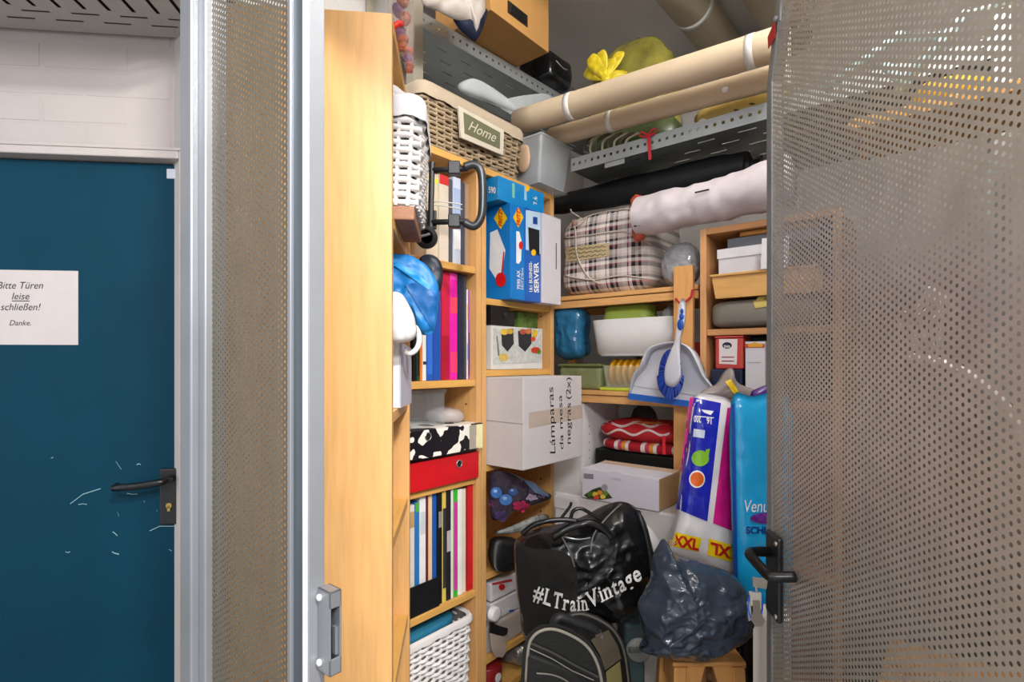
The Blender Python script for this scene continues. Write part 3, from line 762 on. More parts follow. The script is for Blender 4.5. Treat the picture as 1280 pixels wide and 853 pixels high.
ab = T('acrylic_box', 'clear acrylic box standing on the cow patterned binder', 'box', (-.09, (b0+b1)/2, zt_))
t = .003
for nme, g in (('wall', box(-.01-t, -.01, b0, b1, zt_, zac)), ('wall', box(-.16, -.16+t, b0, b1, zt_, zac)), ('wall', box(-.16+t, -.01-t, b0, b0+t, zt_, zac)), ('wall', box(-.16+t, -.01-t, b1-t, b1, zt_, zac)), ('lid', box(-.165, -.005, b0-.004, b1+.004, zac, zac+.012)), ('base', box(-.16+t, -.01-t, b0+t, b1-t, zt_, zt_+.004))):
    mk(nme, g, CLEAR, parent=ab, bev=.001)
pb = K.at(572, 516, x=-.05)
mk('plastic_bag', blob((pb.x-.03, min(pb.y, -.092), zt_+.022), .07, .05, .026, 28, 14, .8, .006, 22, 3, zt_), M('#CFC7C6', .2, alpha=.55), smooth=True, label='crumpled clear plastic bag beside the acrylic box', cat='plastic bag')
# lower shelf: upright folders and black magazine file
G3 = 'upright folders on the lower shelf'
for px0, px1, yt, col, lab, lbl, nm, aa in (
    (512, 519, 632, '#D9D3C8', [(640, 660, '#B89A6A')], 'cream folder at the front of the black magazine file', 'folder', -.02),
    (519.4, 525, 628, '#2A74B8', [(628, 640, '#4EA83A')], 'blue booklet with green top in the magazine file', 'book', -.02),
    (525.4, 533, 614, '#E6E8EA', [(640, 668, '#C6CCD4')], 'tall white folder with grey print in the magazine file', 'folder', -.02),
    (533.3, 536, 612, '#6A2320', None, 'maroon booklet beside the white folder', 'book', -.02),
    (536.3, 541, 616, '#EBC79A', None, 'peach coloured booklet beside blue folder', 'book', -.02),
    (541.4, 546.5, 612, '#1F57A8', None, 'blue folder beside the black and yellow spines', 'folder', -.02),
    (547, 552, 612, '#17171A', [(640, 660, '#8A8A8C')], 'black paperback with grey print beside blue folder', 'book', -.015),
    (552.3, 557, 610, '#D8BE5A', [(636, 736, '#33312F')], 'yellow topped dark book between black paperbacks', 'book', -.015),
    (557.3, 563, 612, '#222226', [(664, 690, '#B8B6B2')], 'black book with grey label low on spine', 'book', -.015),
    (563.3, 566, 612, '#E4E2DD', None, 'slim white booklet beside the green and pink folder', 'book', -.015),
    (566.3, 571.5, 606, '#35B52F', [(628, 738, '#D0359C')], 'folder with green top and pink lower spine', 'folder', -.015),
    (572, 577, 612, '#EFEDE8', None, 'white folder with curled string beside cream folder', 'folder', -.015),
    (577.3, 583, 611, '#E2DAC8', None, 'cream folder beside the red folder', 'folder', -.02),
    (583.4, 595, 602, '#B4141C', [(604, 730, '#C61A20')], 'bright red ring folder at the end of the lower shelf', 'folder', -.015)):
    book(nm, lbl, 'folder' if nm == 'folder' else 'book', px0, px1, yt, zA2, col, a=aa, group=G3, yref=700, lab=lab, depth=.18)
mb0, mb1 = K.at(505, 730, x=-.008).y, K.at(546.6, 730, x=-.018).y; zl = zA(530, 729, -.008); zh = zA(530, 690, -.1)
mf = T('magazine_file', 'black open magazine file at the front of the lower shelf', 'magazine file', (-.1, (mb0+mb1)/2, zA2+.001))
mk('front_wall', box(-.012, -.008, mb0, mb1, zA2+.001, zl), M('#17181A', .4), parent=mf, bev=.001)
mk('side_wall', prism([(-.008, mb1+.0003, zA2+.001), (-.008, mb1+.0003, zl), (-.2, mb1+.0003, zh+.05), (-.2, mb1+.0003, zA2+.001)], (0, .0006, 0)), M('#17181A', .4), parent=mf)
# bottom shelf basket
bb0, bb1 = K.at(480, 800, x=.0).y, K.at(588, 800, x=.0).y
bb0 = max(bb0, -.375)
WWK = M('#E4E1DF', .6, var=.05); WLN = M('#DCD8D6', .9, var=.03)
wz1 = zA(560, 785, .01)
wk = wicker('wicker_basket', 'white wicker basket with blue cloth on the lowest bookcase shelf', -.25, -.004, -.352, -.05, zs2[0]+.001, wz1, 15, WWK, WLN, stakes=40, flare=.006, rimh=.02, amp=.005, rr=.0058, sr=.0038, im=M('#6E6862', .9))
mk('blue_cloth', blob((-.13, -.201, wz1-.012), .108, .132, .02, 24, 10, .5, .004, 14), M('#1E6F8F', .85, bump=.2), smooth=True, label='teal blue cloth folded inside the white wicker basket', cat='cloth')

# ------------------------------------------------------------------ things in bookcase 1, sticking out of its front
def c1(px, py, d): p = W0.at(px, py, y=d); a, b = C1.inv(p.x, p.y); return Vector((a, b, p.z))
s5, s4, s3 = zs1[4], zs1[3], zs1[2]
q = c1(522, 200, 1.12)
mk('wooden_crate_lid', box(-.22, q.x-.004, .08, .29, s5+.001, s5+.029), M('#9A6E54', .7, var=.2, vs=20, stretch=(1, 8, 8)), fr=C1, bev=.003, label='weathered brown board under the white wicker basket', cat='board')
zb0 = s5+.031; zb1 = c1(510, 132, 1.12).z
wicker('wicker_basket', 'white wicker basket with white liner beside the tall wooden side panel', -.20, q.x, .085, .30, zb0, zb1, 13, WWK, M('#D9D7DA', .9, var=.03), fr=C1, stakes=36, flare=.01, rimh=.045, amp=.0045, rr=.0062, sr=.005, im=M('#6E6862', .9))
mk('white_cloth', blob((-.06, .2, zb1+.018), .085, .10, .045, 26, 14, .8, .012, 14, 2, zb1-.02), M('#D6D4D8', .9, bump=.15), fr=C1, smooth=True, label='bundled white cloth on top of the white wicker basket', cat='cloth')
# red scrap inside
# blue bag on shelf s4..s5
BB = [c1(x, y, 1.20) for x, y in ((482, 320), (496, 318), (512, 319), (524, 325), (536, 334), (546, 352), (549, 366), (547, 395), (541, 417), (524, 416), (514, 392), (500, 384), (480, 388))]
r = T('blue_bag', 'bright blue woven shopping bag stuffed into the first bookcase', 'bag', c1(512, 416, 1.20), C1)
g = pillow(BB, (.1, -1, 0), .026, .028, 90, 14, pw=.35, ex=6, amp=.009, scl=26, seed=4, ridge=.7, edge=.2)
mk('fabric', g, M('#1270B4', .5, var=.15, bump=.7, bs=30, ridged=True), parent=r, smooth=True)
tb_ = bvh(g); PC = dict(y=.21)
mk('lower_panel', patch([(506, 356), (530, 352), (548, 372), (541, 414)], C1, PC, (.1, -1, 0), .003, tb_, 10, 10), M('#0E5A9A', .5, var=.1, bump=.5, bs=40, ridged=True), parent=r, smooth=True)
mk('strap', patch([(492, 332), (499, 328), (540, 357), (536, 363)], C1, PC, (.1, -1, 0), .004, tb_, 4, 14), M('#1688CC', .5), parent=r, smooth=True)
HB = [c1(x, y, 1.285) for x, y in ((524, 325), (538, 318), (552, 330), (552, 360), (543, 366), (532, 352))]
mk('black_pouch', pillow(HB, (.1, -1, 0), .02, .04, 40, 8, amp=.006, scl=30, seed=9), M('#1A2230', .5, bump=.1), fr=C1, smooth=True, label='dark navy pouch behind the blue shopping bag', cat='pouch', base=c1(542, 364, 1.285))
WB = [c1(x, y, 1.085) for x, y in ((480, 372), (500, 366), (513, 385), (520, 402), (521, 420), (508, 428), (480, 424))]
mk('white_plastic_bag', pillow(WB, (.1, -1, 0), .022, .010, 52, 10, amp=.008, scl=30, seed=2, ridge=.5), M('#E8E6E6', .3, var=.04), fr=C1, smooth=True, label='crumpled white plastic bag under the blue shopping bag', cat='plastic bag', base=c1(505, 428, 1.085))
# white file with curled band
f0, f1 = c1(486, 390, 1.14), c1(501, 505, 1.14); f2 = c1(518, 470, 1.26)
wf = T('white_file', 'white box file with curled white band in the first bookcase', 'file box', (f1.x-.01, f1.y, s4+.001), C1)
mk('spine', box(f1.x-.03, f1.x, f1.y, f1.y+.004, s4+.001, f0.z), WHITE, parent=wf, bev=.001)
mk('side', prism([(f1.x, f1.y, s4+.001), (f1.x, f1.y, f0.z-.065), (f1.x+.012, f1.y+.13, f0.z-.075), (f1.x+.012, f1.y+.13, s4+.001)], (-.003, 0, 0)), M('#B7B6C4', .6), parent=wf)
cc = c1(512, 424, 1.13)
mk('curled_band', tube([cc+Vector((.020*math.cos(a), .0, .030*math.sin(a))) for a in np.linspace(2.2, -2.2, 18)], .006, 8), WHITE, parent=wf, smooth=True)
mk('clamp', box(f1.x-.02, f1.x+.002, f1.y-.008, f1.y+.004, f0.z-.05, f0.z+.005), WHITE, parent=wf, bev=.001)
# clear bag with orange net on top of bookcase 1
OB = [c1(x, y, 1.16) for x, y in ((488, -30), (512, -25), (518, 20), (518, 60), (516, 90), (508, 92), (507, 74), (500, 62), (486, 56))]
pg = T('plastic_bag', 'clear plastic bag of orange netting on top of the tall bookcase', 'plastic bag', c1(495, 92, 1.16), C1)
for k, (x, y, rr) in enumerate(((499, 42, .013), (505, 50, .013), (503, 58, .011), (511, 64, .009), (511, 73, .009), (512, 82, .009), (511, 88, .008), (506, 22, .013), (498, 14, .013), (504, 2, .014))):
    mk('orange_netting', blob(c1(x, y, 1.19), rr, rr, rr*1.1, 16, 10, 1, .006, 40, k), M('#A04A2C' if k % 4 else '#6A4470', .7, var=.5, vs=90, bump=.6, bs=90), parent=pg, smooth=True)
mk('skin', pillow(OB, (.1, -1, 0), .05, .06, 44, 8, amp=.008, scl=30, seed=6), M('#D6C2B8', .12, alpha=.22, bump=.8, bs=30, ridged=True), parent=pg, smooth=True)
mk('red_tie', tube([c1(490, 36, 1.10), c1(498, 29, 1.10), c1(502, 30, 1.11)], .006, 8), M('#E02A22', .4), parent=pg, smooth=True)
# luggage trolley
LTM = M('#1B1C1E', .38); LTG = M('#3A3C40', .3, .3)
def c9(px, py, d=1.45): return W0.at(px, py, y=d)
lt = T('luggage_trolley', 'folded black luggage trolley with loop handle in front of the books', 'luggage trolley', c9(540, 305), W0)
mk('frame_rail', tube([c9(540, 203), c9(538, 290)], .008, 8), LTM, parent=lt)
mk('frame_rail', tube([c9(530, 190, 1.48), c9(530, 292, 1.48)], .008, 8), LTM, parent=lt)
mk('arm', tube([c9(536, 213), c9(585, 211)], .0075, 10), LTM, parent=lt, smooth=True)
mk('arm', tube([c9(536, 278), c9(585, 277)], .0075, 10), LTM, parent=lt, smooth=True)
for y in (211, 277): mk('clamp', xf(box(-.016, .016, -.014, .014, -.018, .018), Matrix.Translation(c9(568, y))), LTM, parent=lt, bev=.003)
mk('loop_handle', tube(smoothpts([c9(x, y) for x, y in ((580, 209), (592, 206), (600, 212), (603, 228), (603, 260), (600, 275), (592, 283), (580, 278))], 5, False), .0115, 12), LTG, parent=lt, smooth=True)
mk('cord', tube(smoothpts([c9(528, 252), c9(550, 252), c9(578, 256)], 4, False), .0018, 6), M('#B9B3A8', .6), parent=lt, smooth=True)
mk('cord', tube(smoothpts([c9(528, 256), c9(550, 257), c9(578, 262)], 4, False), .0018, 6), M('#B9B3A8', .6), parent=lt, smooth=True)
mk('bracket', box(c9(527, 0).x, c9(545, 0).x, 1.455, 1.465, c9(0, 286).z, c9(0, 262).z), LTM, parent=lt, bev=.003)
wc = c9(533, 297)
whl = mk('wheel', lathe([(.02, -.01), (.03, -.008), (.03, .008), (.02, .01)], wc, 22, 'Y'), M('#1E1F21', .6), parent=lt, smooth=True)
mk('wheel_axle', tube([wc+Vector((-.012, -.012, 0)), wc+Vector((.012, -.014, .006))], .004, 8), M('#B5B7BB', .3, .8), parent=whl)

# ------------------------------------------------------------------ bookcase 3
zB5, zB4, zB3, zB2, zB1 = zs3[4], zs3[3], zs3[2], zs3[1], zs3[0]
RBL = M('#0C78C8', .4, var=.05, coat=.2); RBD = M('#0A4FA0', .4, coat=.2)
def bat(px, a, y=320): return K.at(px, y, x=a).y
# main router box
ra = .041; b0 = K.at(638, 310, x=ra).y; b1 = K.at(656, 310, x=ra).y; z1 = K.at(638, 253, x=ra).z; z0 = zB5+.001
r = T('router_box', 'blue router carton with white router picture and yellow red diamond logo', 'carton', (-.06, (b0+b1)/2, z0))
mk('body', box(-.21, ra, b0, b1, z0, z1), RBL, parent=r, bev=.0015)
PL, PS = dict(y=b0), dict(x=ra)
YL = M('#F2C21A', .4); RD = M('#D4121C', .4); WH = M('#EDEDEE', .4)
for cx, cy, sx, sy, P_, nn in ((626, 273, 8.5, 14, PL, XB), (647.5, 272, 6.5, 13, PS, XA)):
    mk('logo_diamond', poly([(cx, cy-sy), (cx+sx, cy), (cx, cy+sy), (cx-sx, cy)], K, P_, nn), YL, parent=r)
    mk('logo_lettering', write('FRITZ!', (cx+2.2, cy+10), (cx+2.2, cy-11), (-4.5, 0), K, P_, nn, .0022, bold=.03, shear=.2), RD, parent=r)
mk('router_picture', poly([(613, 291), (622, 287), (632, 313), (628, 340), (622, 352), (612, 336)], K, PL, XB), WH, parent=r)
mk('router_edge_picture', poly([(629.5, 314), (631, 316), (628, 352), (626, 352)], K, PL, XB, .002), RD, parent=r)
mk('badge', disc(626.5, 350, 6.5, 9, K, PL, XB, .0025), RD, parent=r)
mk('router_picture', poly([(645, 289), (649, 290), (652, 303), (651, 326), (648, 330), (645, 329)], K, PS, XA), WH, parent=r)
mk('badge', disc(650.5, 307, 2.6, 5, K, PS, XA, .0025), RD, parent=r)
mk('lettering', write('FRITZ!Box', (654, 362), (653.5, 335), (-3, 0), K, PS, XA, .002), WH, parent=r)
mk('lettering', write('7590 AX', (650, 362), (649.5, 338), (-4.2, 0), K, PS, XA, .002, bold=.02), WH, parent=r)
# flat router box on top
ra2 = .03; c0 = K.at(623, 240, x=ra2).y; c1_ = K.at(680, 240, x=ra2).y; zt0 = z1+.001; zt1 = min(K.at(623, 218, x=ra2).z, 1.995)
r = T('router_box', 'flat blue router carton lying on top of the upright ones', 'carton', (-.08, (c0+c1_)/2, zt0))
mk('body', box(-.19, ra2, c0, c1_, zt0, zt1), M('#1488CC', .4, coat=.2), parent=r, bev=.0015)
mk('lettering', write('590', (611, 241), (620, 242), (0, -8), K, dict(y=c0), XB, .0015, bold=.03), WH, parent=r)
pf = dict(x=ra2)
mk('stripe', patch([(640, 229), (643, 230), (643, 248), (640, 247)], K, pf, XA), M('#7FC8B0', .4), parent=r)
mk('stripe', patch([(655, 233), (658, 234), (658, 251), (655, 250)], K, pf, XA), M('#9AC8E8', .4), parent=r)
mk('seal', disc(659, 236, 2.6, 3.6, K, pf, XA), YL, parent=r)
mk('lettering', write('7.6', (671, 256), (671, 246), (-5, 0), K, pf, XA, .0015), WH, parent=r)
# server box
ra = .043; s0 = b1+.001; s1 = K.at(676, 310, x=ra).y; z1s = K.at(665, 262, x=ra).z
r = T('server_box', 'blue and pale business server carton with dark device picture', 'carton', (-.06, (s0+s1)/2, z0))
mk('body', box(-.21, ra, s0, s1, z0, z1s), M('#1B5FB8', .4, coat=.2), parent=r, bev=.0015)
P3 = dict(x=ra)
mk('pale_print', patch([(657, 262.5), (675.5, 266), (675.5, 318), (657, 312)], K, P3, XA, .0006), M('#BBD6EC', .4), parent=r)
mk('device_picture', poly([(660, 284), (674, 288), (674, 320), (661, 313)], K, P3, XA, .0012), M('#15171C', .35), parent=r)
mk('logo_square', patch([(666, 271), (671.5, 272), (671.5, 281), (666, 280)], K, P3, XA, .0012), M('#12408C', .4), parent=r)
mk('spark', disc(666.5, 316, 3, 4, K, P3, XA, .002), YL, parent=r)
mk('lettering', write('1&1 BUSINESS-', (665, 365), (664.5, 327), (-4, 0), K, P3, XA, .0016, bold=.02), WH, parent=r)
mk('lettering', write('SERVER', (673, 366), (672.5, 328), (-6, 0), K, P3, XA, .0016, bold=.03), WH, parent=r)
# white box
ra = .05; s0 = s1+.0015; s1b = K.at(706, 320, x=ra).y
s1b = min(s1b, .388); zz1 = min(K.at(690, 267, x=ra).z, zt0-.002)
r = carton('white_box', 'plain white carton standing beside the business server box', 'carton', -.21, ra, s0, s1b, z0, zz1, M('#D2CFD6', .55, var=.02))
mk('grip_slot', patch([(694.4, 304), (695.6, 304), (695.6, 337), (694.4, 337)], K, dict(x=ra), XA), M('#5A5860', .7), parent=r)
# shelf below: fondue carton with picture, black box, green carton
b0, b1 = K.at(614, 430, x=-.004).y, K.at(678, 430, x=-.004).y; z0 = zB4+.001; z1 = zA(645, 409, -.004)
b0 = max(b0, .026)
r = T('party_grill_box', 'carton with food photograph of fondue forks and vegetables', 'carton', (-.1, (b0+b1)/2, z0))
mk('body', box(-.2, -.004, b0, b1, z0, z1), M('#D9D6D0', .5), parent=r, bev=.0015)
PF1 = dict(x=-.004)
mk('photo_print', patch([(616, 411), (677, 411), (677, 453), (616, 456)], K, PF1, XA), M('#C4C6C2', .35, var=.15, vs=60), parent=r)
for pts, c in ((((626, 413), (641, 411), (642, 430), (634, 440), (627, 432)), '#2A2B2E'), (((647, 414), (664, 411), (664, 430), (656, 440), (648, 433)), '#26282B')):
    mk('pot_picture', poly(pts, K, PF1, XA, .0016), M(c, .5), parent=r)
for cx, cy, rx_, ry_, c in ((630, 415, 5, 4, '#E2BE4A'), (637, 414.5, 4, 3.5, '#C9A23A'), (653, 415, 4, 3.5, '#B2503A'), (660, 414.5, 4, 3.5, '#C8763A'), (668, 417, 3.5, 5, '#D8B22A'), (669, 438, 6, 4, '#C63A22'), (629, 447, 6, 5, '#D8B860'), (673, 440, 3, 3, '#6A9A3A'), (666, 424, 3, 3, '#D04A2A')):
    mk('food_picture', disc(cx, cy, rx_, ry_, K, PF1, XA, .0024, n=12, rings=1), M(c, .5, var=.2, vs=120), parent=r)
mk('fork_picture', poly([(620, 420), (621.5, 420), (624, 445), (622, 445)], K, PF1, XA, .002), M('#6A6A6A', .4), parent=r)
c0, c1b = K.at(648, 395, x=-.06).y, min(K.at(678, 395, x=-.06).y, .386)
mk('green_carton', box(-.19, -.06, c0, c1b, z1+.001, min(zA(662, 388, -.06), zB5-.025)), M('#5E7F3A', .6, var=.5, vs=40), bev=.0015, label='green patterned carton on top of the food photograph carton', cat='carton')
c0, c1b = K.at(615, 395, x=.004).y, K.at(638, 395, x=.004).y
r = T('black_device', 'small black device box on the food photograph carton', 'device', (-.03, (c0+c1b)/2, z1+.001))
mk('body', box(-.10, .002, max(c0, .028), c1b, z1+.002, min(zA(626, 381, .004), zB5-.025)), M('#131314', .4), parent=r, bev=.004)
mk('lens', lathe([(.009, 0), (.009, .004), (.006, .004)], (.004, (c0+c1b)/2+.02, (z1+zB5-.025)/2+.004), 16, 'X'), M('#2E2E30', .2), parent=r)
mk('side_block', box(-.08, -.006, c1b, c1b+.035, z1+.002, zA(626, 388, .004)), M('#18181A', .4), parent=r, bev=.003)
# lamp carton
z0 = zB3+.001; LA = .15; l0, l1 = .032, .377; z1 = zB4-.024
r = T('lamp_carton', 'white carton with black handwriting jutting out of the bookcase', 'carton', (0, .2, z0))
CW = M('#CFCBCB', .7, var=.025)
mk('body', box(-.19, LA, l0+.003, l1, z0, z1), CW, parent=r, bev=.002)
zm = z0+(z1-z0)*.5
a_in = -.19
mk('end_flap', prism([(LA-.001, l0+.003, zm+.002), (LA-.001, l0+.003, z1-.002), (a_in, l0+.003, z1-.002), (a_in, l0+.003, zm+.006)], (0, -.0035, 0)), CW, parent=r, bev=.0008)
mk('end_flap', prism([(LA-.001, l0+.003, z0+.002), (LA-.001, l0+.003, zm-.003), (a_in, l0+.003, zm+.001), (a_in, l0+.003, z0+.002)], (0, -.0035, 0)), CW, parent=r, bev=.0008)
PW = dict(x=LA); MK = M('#1E1B1E', .7)
mk('tape', patch([(661, 516), (728, 506), (728, 523), (661, 536)], K, PW, XA, .0006), M('#BFB0A2', .4), parent=r)
mk('handwriting', write('Lámparas', (694, 567), (691, 484), (-7, 0), K, PW, XA, .0012), MK, parent=r)
mk('handwriting', write('da mesa', (704, 562), (702, 494), (-5, 0), K, PW, XA, .0012), MK, parent=r)
mk('handwriting', write('negras', (713, 555), (713, 504), (-6, 0), K, PW, XA, .0012), MK, parent=r)
mk('handwriting', write('(2x)', (713, 499), (713, 472), (-6, 0), K, PW, XA, .0012), MK, parent=r)
# frozen berries bag and black pouch
z0 = zB2+.001
pp_ = [K.at(x, y, x=.03) for x, y in ((619, 676), (619, 712), (640, 713), (650, 695), (649, 678), (634, 671))]
mk('black_pouch', pillow(pp_, XA, .025, .06, 48, 9, amp=.005, scl=22, seed=3), M('#131416', .5, bump=.15), smooth=True, label='black fabric pouch on the shelf below the lamp carton', cat='pouch', base=(.03, .1, z0))
BG = [K.at(x, y, x=.035) for x, y in ((613, 593), (632, 590), (652, 597), (674, 610), (690, 620), (682, 627), (664, 633), (640, 642), (617, 651), (612, 632))]
gb = pillow(BG, (1, -.2, 0), .018, .02, 60, 9, amp=.004, scl=24, seed=8)
r = T('fruit_bag', 'printed plastic fruit bag with blueberries and raspberries in the bookcase', 'food bag', (.0, .12, zA(640, 660, .03)))
mk('skin', gb, M('#3B3340', .2, var=.3, vs=25, bump=.5, bs=25, ridged=True), parent=r, smooth=True)
tr_ = bvh(gb); PBG = dict(x=.035); NB = (1, -.2, 0)
for cx, cy, rx_, ry_, c, n in ((620, 616, 7, 7, '#3E6DB0', 1), (632, 625, 8, 7, '#4A7CC0', 1), (641, 615, 6, 5, '#3A5F9C', 1), (650, 633, 11, 8, '#C4225A', 14), (626, 645, 10, 8, '#4A3A66', 14), (664, 622, 8, 5, '#B9A4C0', 10), (677, 621, 6, 3, '#6A5A7A', 6), (614, 630, 5, 6, '#5A2A48', 6)):
    if n == 1:
        mk('berry_picture', disc(cx, cy, rx_, ry_, K, PBG, NB, .002, tr_), M(c, .4, var=.3, vs=150), parent=r)
        mk('berry_shine', disc(cx-1.5, cy-2, rx_*.35, ry_*.3, K, PBG, NB, .003, tr_, n=10, rings=1), M('#9CBCE4', .4), parent=r)
    else:
        cl_ = []
        for k in range(n):
            q_ = math.sqrt((k+.5)/n)*.78; an = k*2.4
            cl_.append(disc(cx+rx_*q_*math.cos(an), cy+ry_*q_*math.sin(an), rx_*.27, ry_*.3, K, PBG, NB, .002+.0002*k, tr_, n=9, rings=1))
        mk('berry_picture', join(*cl_), M(c, .35, var=.5, vs=160), parent=r, kind='stuff')
mk('foil_edge', patch([(652, 598), (668, 604), (688, 622), (668, 616)], K, PBG, NB, .0015, tr_), M('#6C86A8', .25, var=.2), parent=r)
sp_ = [K.at(x, y, x=.05) for x, y in ((617, 667), (640, 658), (672, 644), (686, 645), (680, 656), (642, 667))]
mk('foil_pack', pillow(sp_, XA, .010, .012, 44, 8, amp=.004, scl=35, seed=5, ridge=.6), M('#B9C2BE', .22, .6, var=.25, vs=30, bump=.9, bs=35, ridged=True), smooth=True, label='crinkled silver foil pack below the fruit bag', cat='food bag', base=K.at(640, 662, x=.05))
# shelf with white packs
z0 = zB1+.001
p0, p1 = K.at(614, 745, x=-.02), K.at(652, 745, x=-.02)
for k, (ya, yb, lab) in enumerate(((722, 745, 'white paper pack with red dot on the low shelf'), (747, 770, 'white paper pack with blue mark below the red dot pack'))):
    zb_ = zA(632, yb, -.02); zt_ = zA(632, ya, -.02)
    r = T('paper_pack', lab, 'pack', (-.1, (p0.y+p1.y)/2, zb_), group='white packs on the low shelf')
    mk('body', box(-.2, -.02, max(p0.y, .028), p1.y, zb_, zt_), M('#D6D3D4', .5), parent=r, bev=.006)
    if k == 0:
        mk('red_dot', disc(627, 734, 4, 4, K, dict(x=-.02), XA), M('#D4202A', .4), parent=r)
        mk('red_bar', patch([(615, 729), (640, 724), (640, 727), (615, 732)], K, dict(x=-.02), XA), M('#C22830', .4), parent=r)
    else: mk('blue_bar', patch([(636, 763), (642, 762), (642, 764.5), (636, 765.5)], K, dict(x=-.02), XA), M('#2454B8', .4), parent=r)
zq = zA(632, 770, -.02)-.002
r = T('plastic_tub', 'clear plastic tub with white cap and black clip under the white packs', 'tub', (-.08, .16, z0))
tb = [K.at(x, y, x=.0) for x, y in ((612, 772), (640, 772), (655, 778), (652, 796), (634, 806), (613, 816))]
g = [box(-.2, -.012, .03, .24, z0, zq)]
mk('body', g[0], M('#CFC6BF', .18, alpha=.6), parent=r, bev=.012, seg=3)
wc = K.at(619, 768, x=.005)
mk('cap', lathe([(.024, 0), (.024, .02), (.018, .022)], (-.008, wc.y, wc.z), 20, 'X'), WHITE, parent=r, smooth=True)
ck = [K.at(x, y, x=.012) for x, y in ((612, 778), (625, 784), (633, 786), (632, 792), (626, 795), (612, 790))]
mk('clip', prism(ck, (.006, 0, 0)), BLK, parent=r, bev=.002)
sc_ = [K.at(x, y, x=.016) for x, y in ((613, 793), (631, 797), (631, 815), (627, 821), (619, 820), (615, 812))]
mk('scoop', prism(sc_, (.004, 0, 0)), M('#C2AFA2', .2, alpha=.75), parent=r, bev=.002)
r2 = T('foil_pack', 'grey foil packs heaped below the low shelf', 'pack', (-.08, .27, .236))
mk('skin', blob((-.09, .275, .285), .09, .075, .048, 28, 14, .8, .012, 14, 5, .236, .5), M('#8F8C88', .28, .5, var=.25, vs=20, bump=.8, bs=30, ridged=True), parent=r2, smooth=True)
rp = K.at(628, 846, x=.0)
r3 = T('food_tin', 'red tin with round white badge at the bottom of the bookcase', 'tin', (-.05, .1, .236))
mk('body', lathe([(.05, 0), (.052, .004), (.052, .07), (.05, .074)], (-.06, .092, .236), 28), M('#8E1F24', .4), parent=r3, smooth=True)
mk('badge', lathe([(.015, 0), (.015, .002)], (-.0085, .092, .275), 18, 'X'), WHITE, parent=r3)

# ------------------------------------------------------------------ on top of the bookcases
ZT = 2.021
hb0, hb1 = K.at(527, 150, x=.0).y, K.at(654, 190, x=.0).y
NWK = M('#A08C70', .75, var=.3, vs=40)
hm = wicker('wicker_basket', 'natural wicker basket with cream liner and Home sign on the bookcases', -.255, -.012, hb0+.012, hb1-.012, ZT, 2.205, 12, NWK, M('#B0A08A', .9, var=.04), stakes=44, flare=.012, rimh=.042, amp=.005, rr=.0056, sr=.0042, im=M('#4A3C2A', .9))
P_ = dict(x=.012)
sg = [(572, 134), (628, 164), (627, 194), (575, 172)]
mk('sign_frame', prism([on(K, P_, x, y, .0, XA) for x, y in sg], (.006, 0, 0)), M('#C9C2B0', .7), parent=hm, bev=.002)
mk('sign_board', prism([on(K, P_, x, y, .006, XA) for x, y in ((577.5, 141), (623.5, 166.5), (623, 187), (579, 167.5))], (.001, 0, 0)), M('#66664A', .7), parent=hm)
mk('sign_lettering', write('Home', (583, 163), (617, 179), (2, -12.5), K, P_, XA, .0085, shear=.35), M('#C9C5B4', .7), parent=hm)
# grey plastic trays lying in the basket
tp = [K.at(x, y, x=-.08) for x, y in ((572, 110), (590, 98), (612, 108), (640, 128), (648, 140), (610, 125))]
mk('plastic_tray', pillow(tp, (1, 0, .6), .012, .02, 48, 6), FROST, smooth=True, label='translucent grey plastic tray sticking out of the Home basket', cat='tray', base=K.at(600, 120, x=-.08))
tp = [K.at(x, y, x=-.15) for x, y in ((622, 128), (676, 117), (694, 124), (700, 134), (676, 146), (650, 148))]
mk('plastic_sheet', pillow(tp, (1, 0, .6), .012, .02, 48, 6), FROST, smooth=True, label='translucent plastic sheet leaning behind the Home basket', cat='plastic sheet', base=K.at(660, 146, x=-.15))
# clear plastic bin
cb0, cb1 = .262, .405
V = []
q = lambda px, py, a: K.at(px, py, x=a)
r = T('plastic_bin', 'translucent plastic bin at the end of the bookcase tops', 'bin', (-.06, .33, ZT))
zt2 = 2.20
A_ = [(-.2, cb0+.006), (.036, cb0+.006), (.036, cb1+.03), (-.2, cb1+.03)]; B_ = [(-.215, cb0-.003), (.055, cb0-.003), (.055, cb1+.05), (-.215, cb1+.05)]
V = [Vector((x, y, ZT)) for x, y in A_]+[Vector((x, y, zt2)) for x, y in B_]
mk('shell', (V, [(0, 1, 2, 3), (0, 1, 5, 4), (1, 2, 6, 5), (2, 3, 7, 6), (3, 0, 4, 7)]), M('#B9BFC4', .15, alpha=.5, var=.06), parent=r, bev=.012, seg=3)
mk('rim', tube([v for v in V[4:]], .004, 6, True), FROST, parent=r)
mk('contents', blob((-.08, .34, ZT+.07), .1, .075, .062, 22, 12, .7, .012, 18, 3, ZT+.004), M('#8E9296', .5, var=.2), parent=r, smooth=True)
mk('peach_cloth', blob((-.02, cb0-.0145, ZT+.10), .03, .007, .05, 16, 10, .8, .002, 30), M('#C9A98A', .8), label='peach coloured cloth squeezed between basket and plastic bin', cat='cloth', smooth=True)
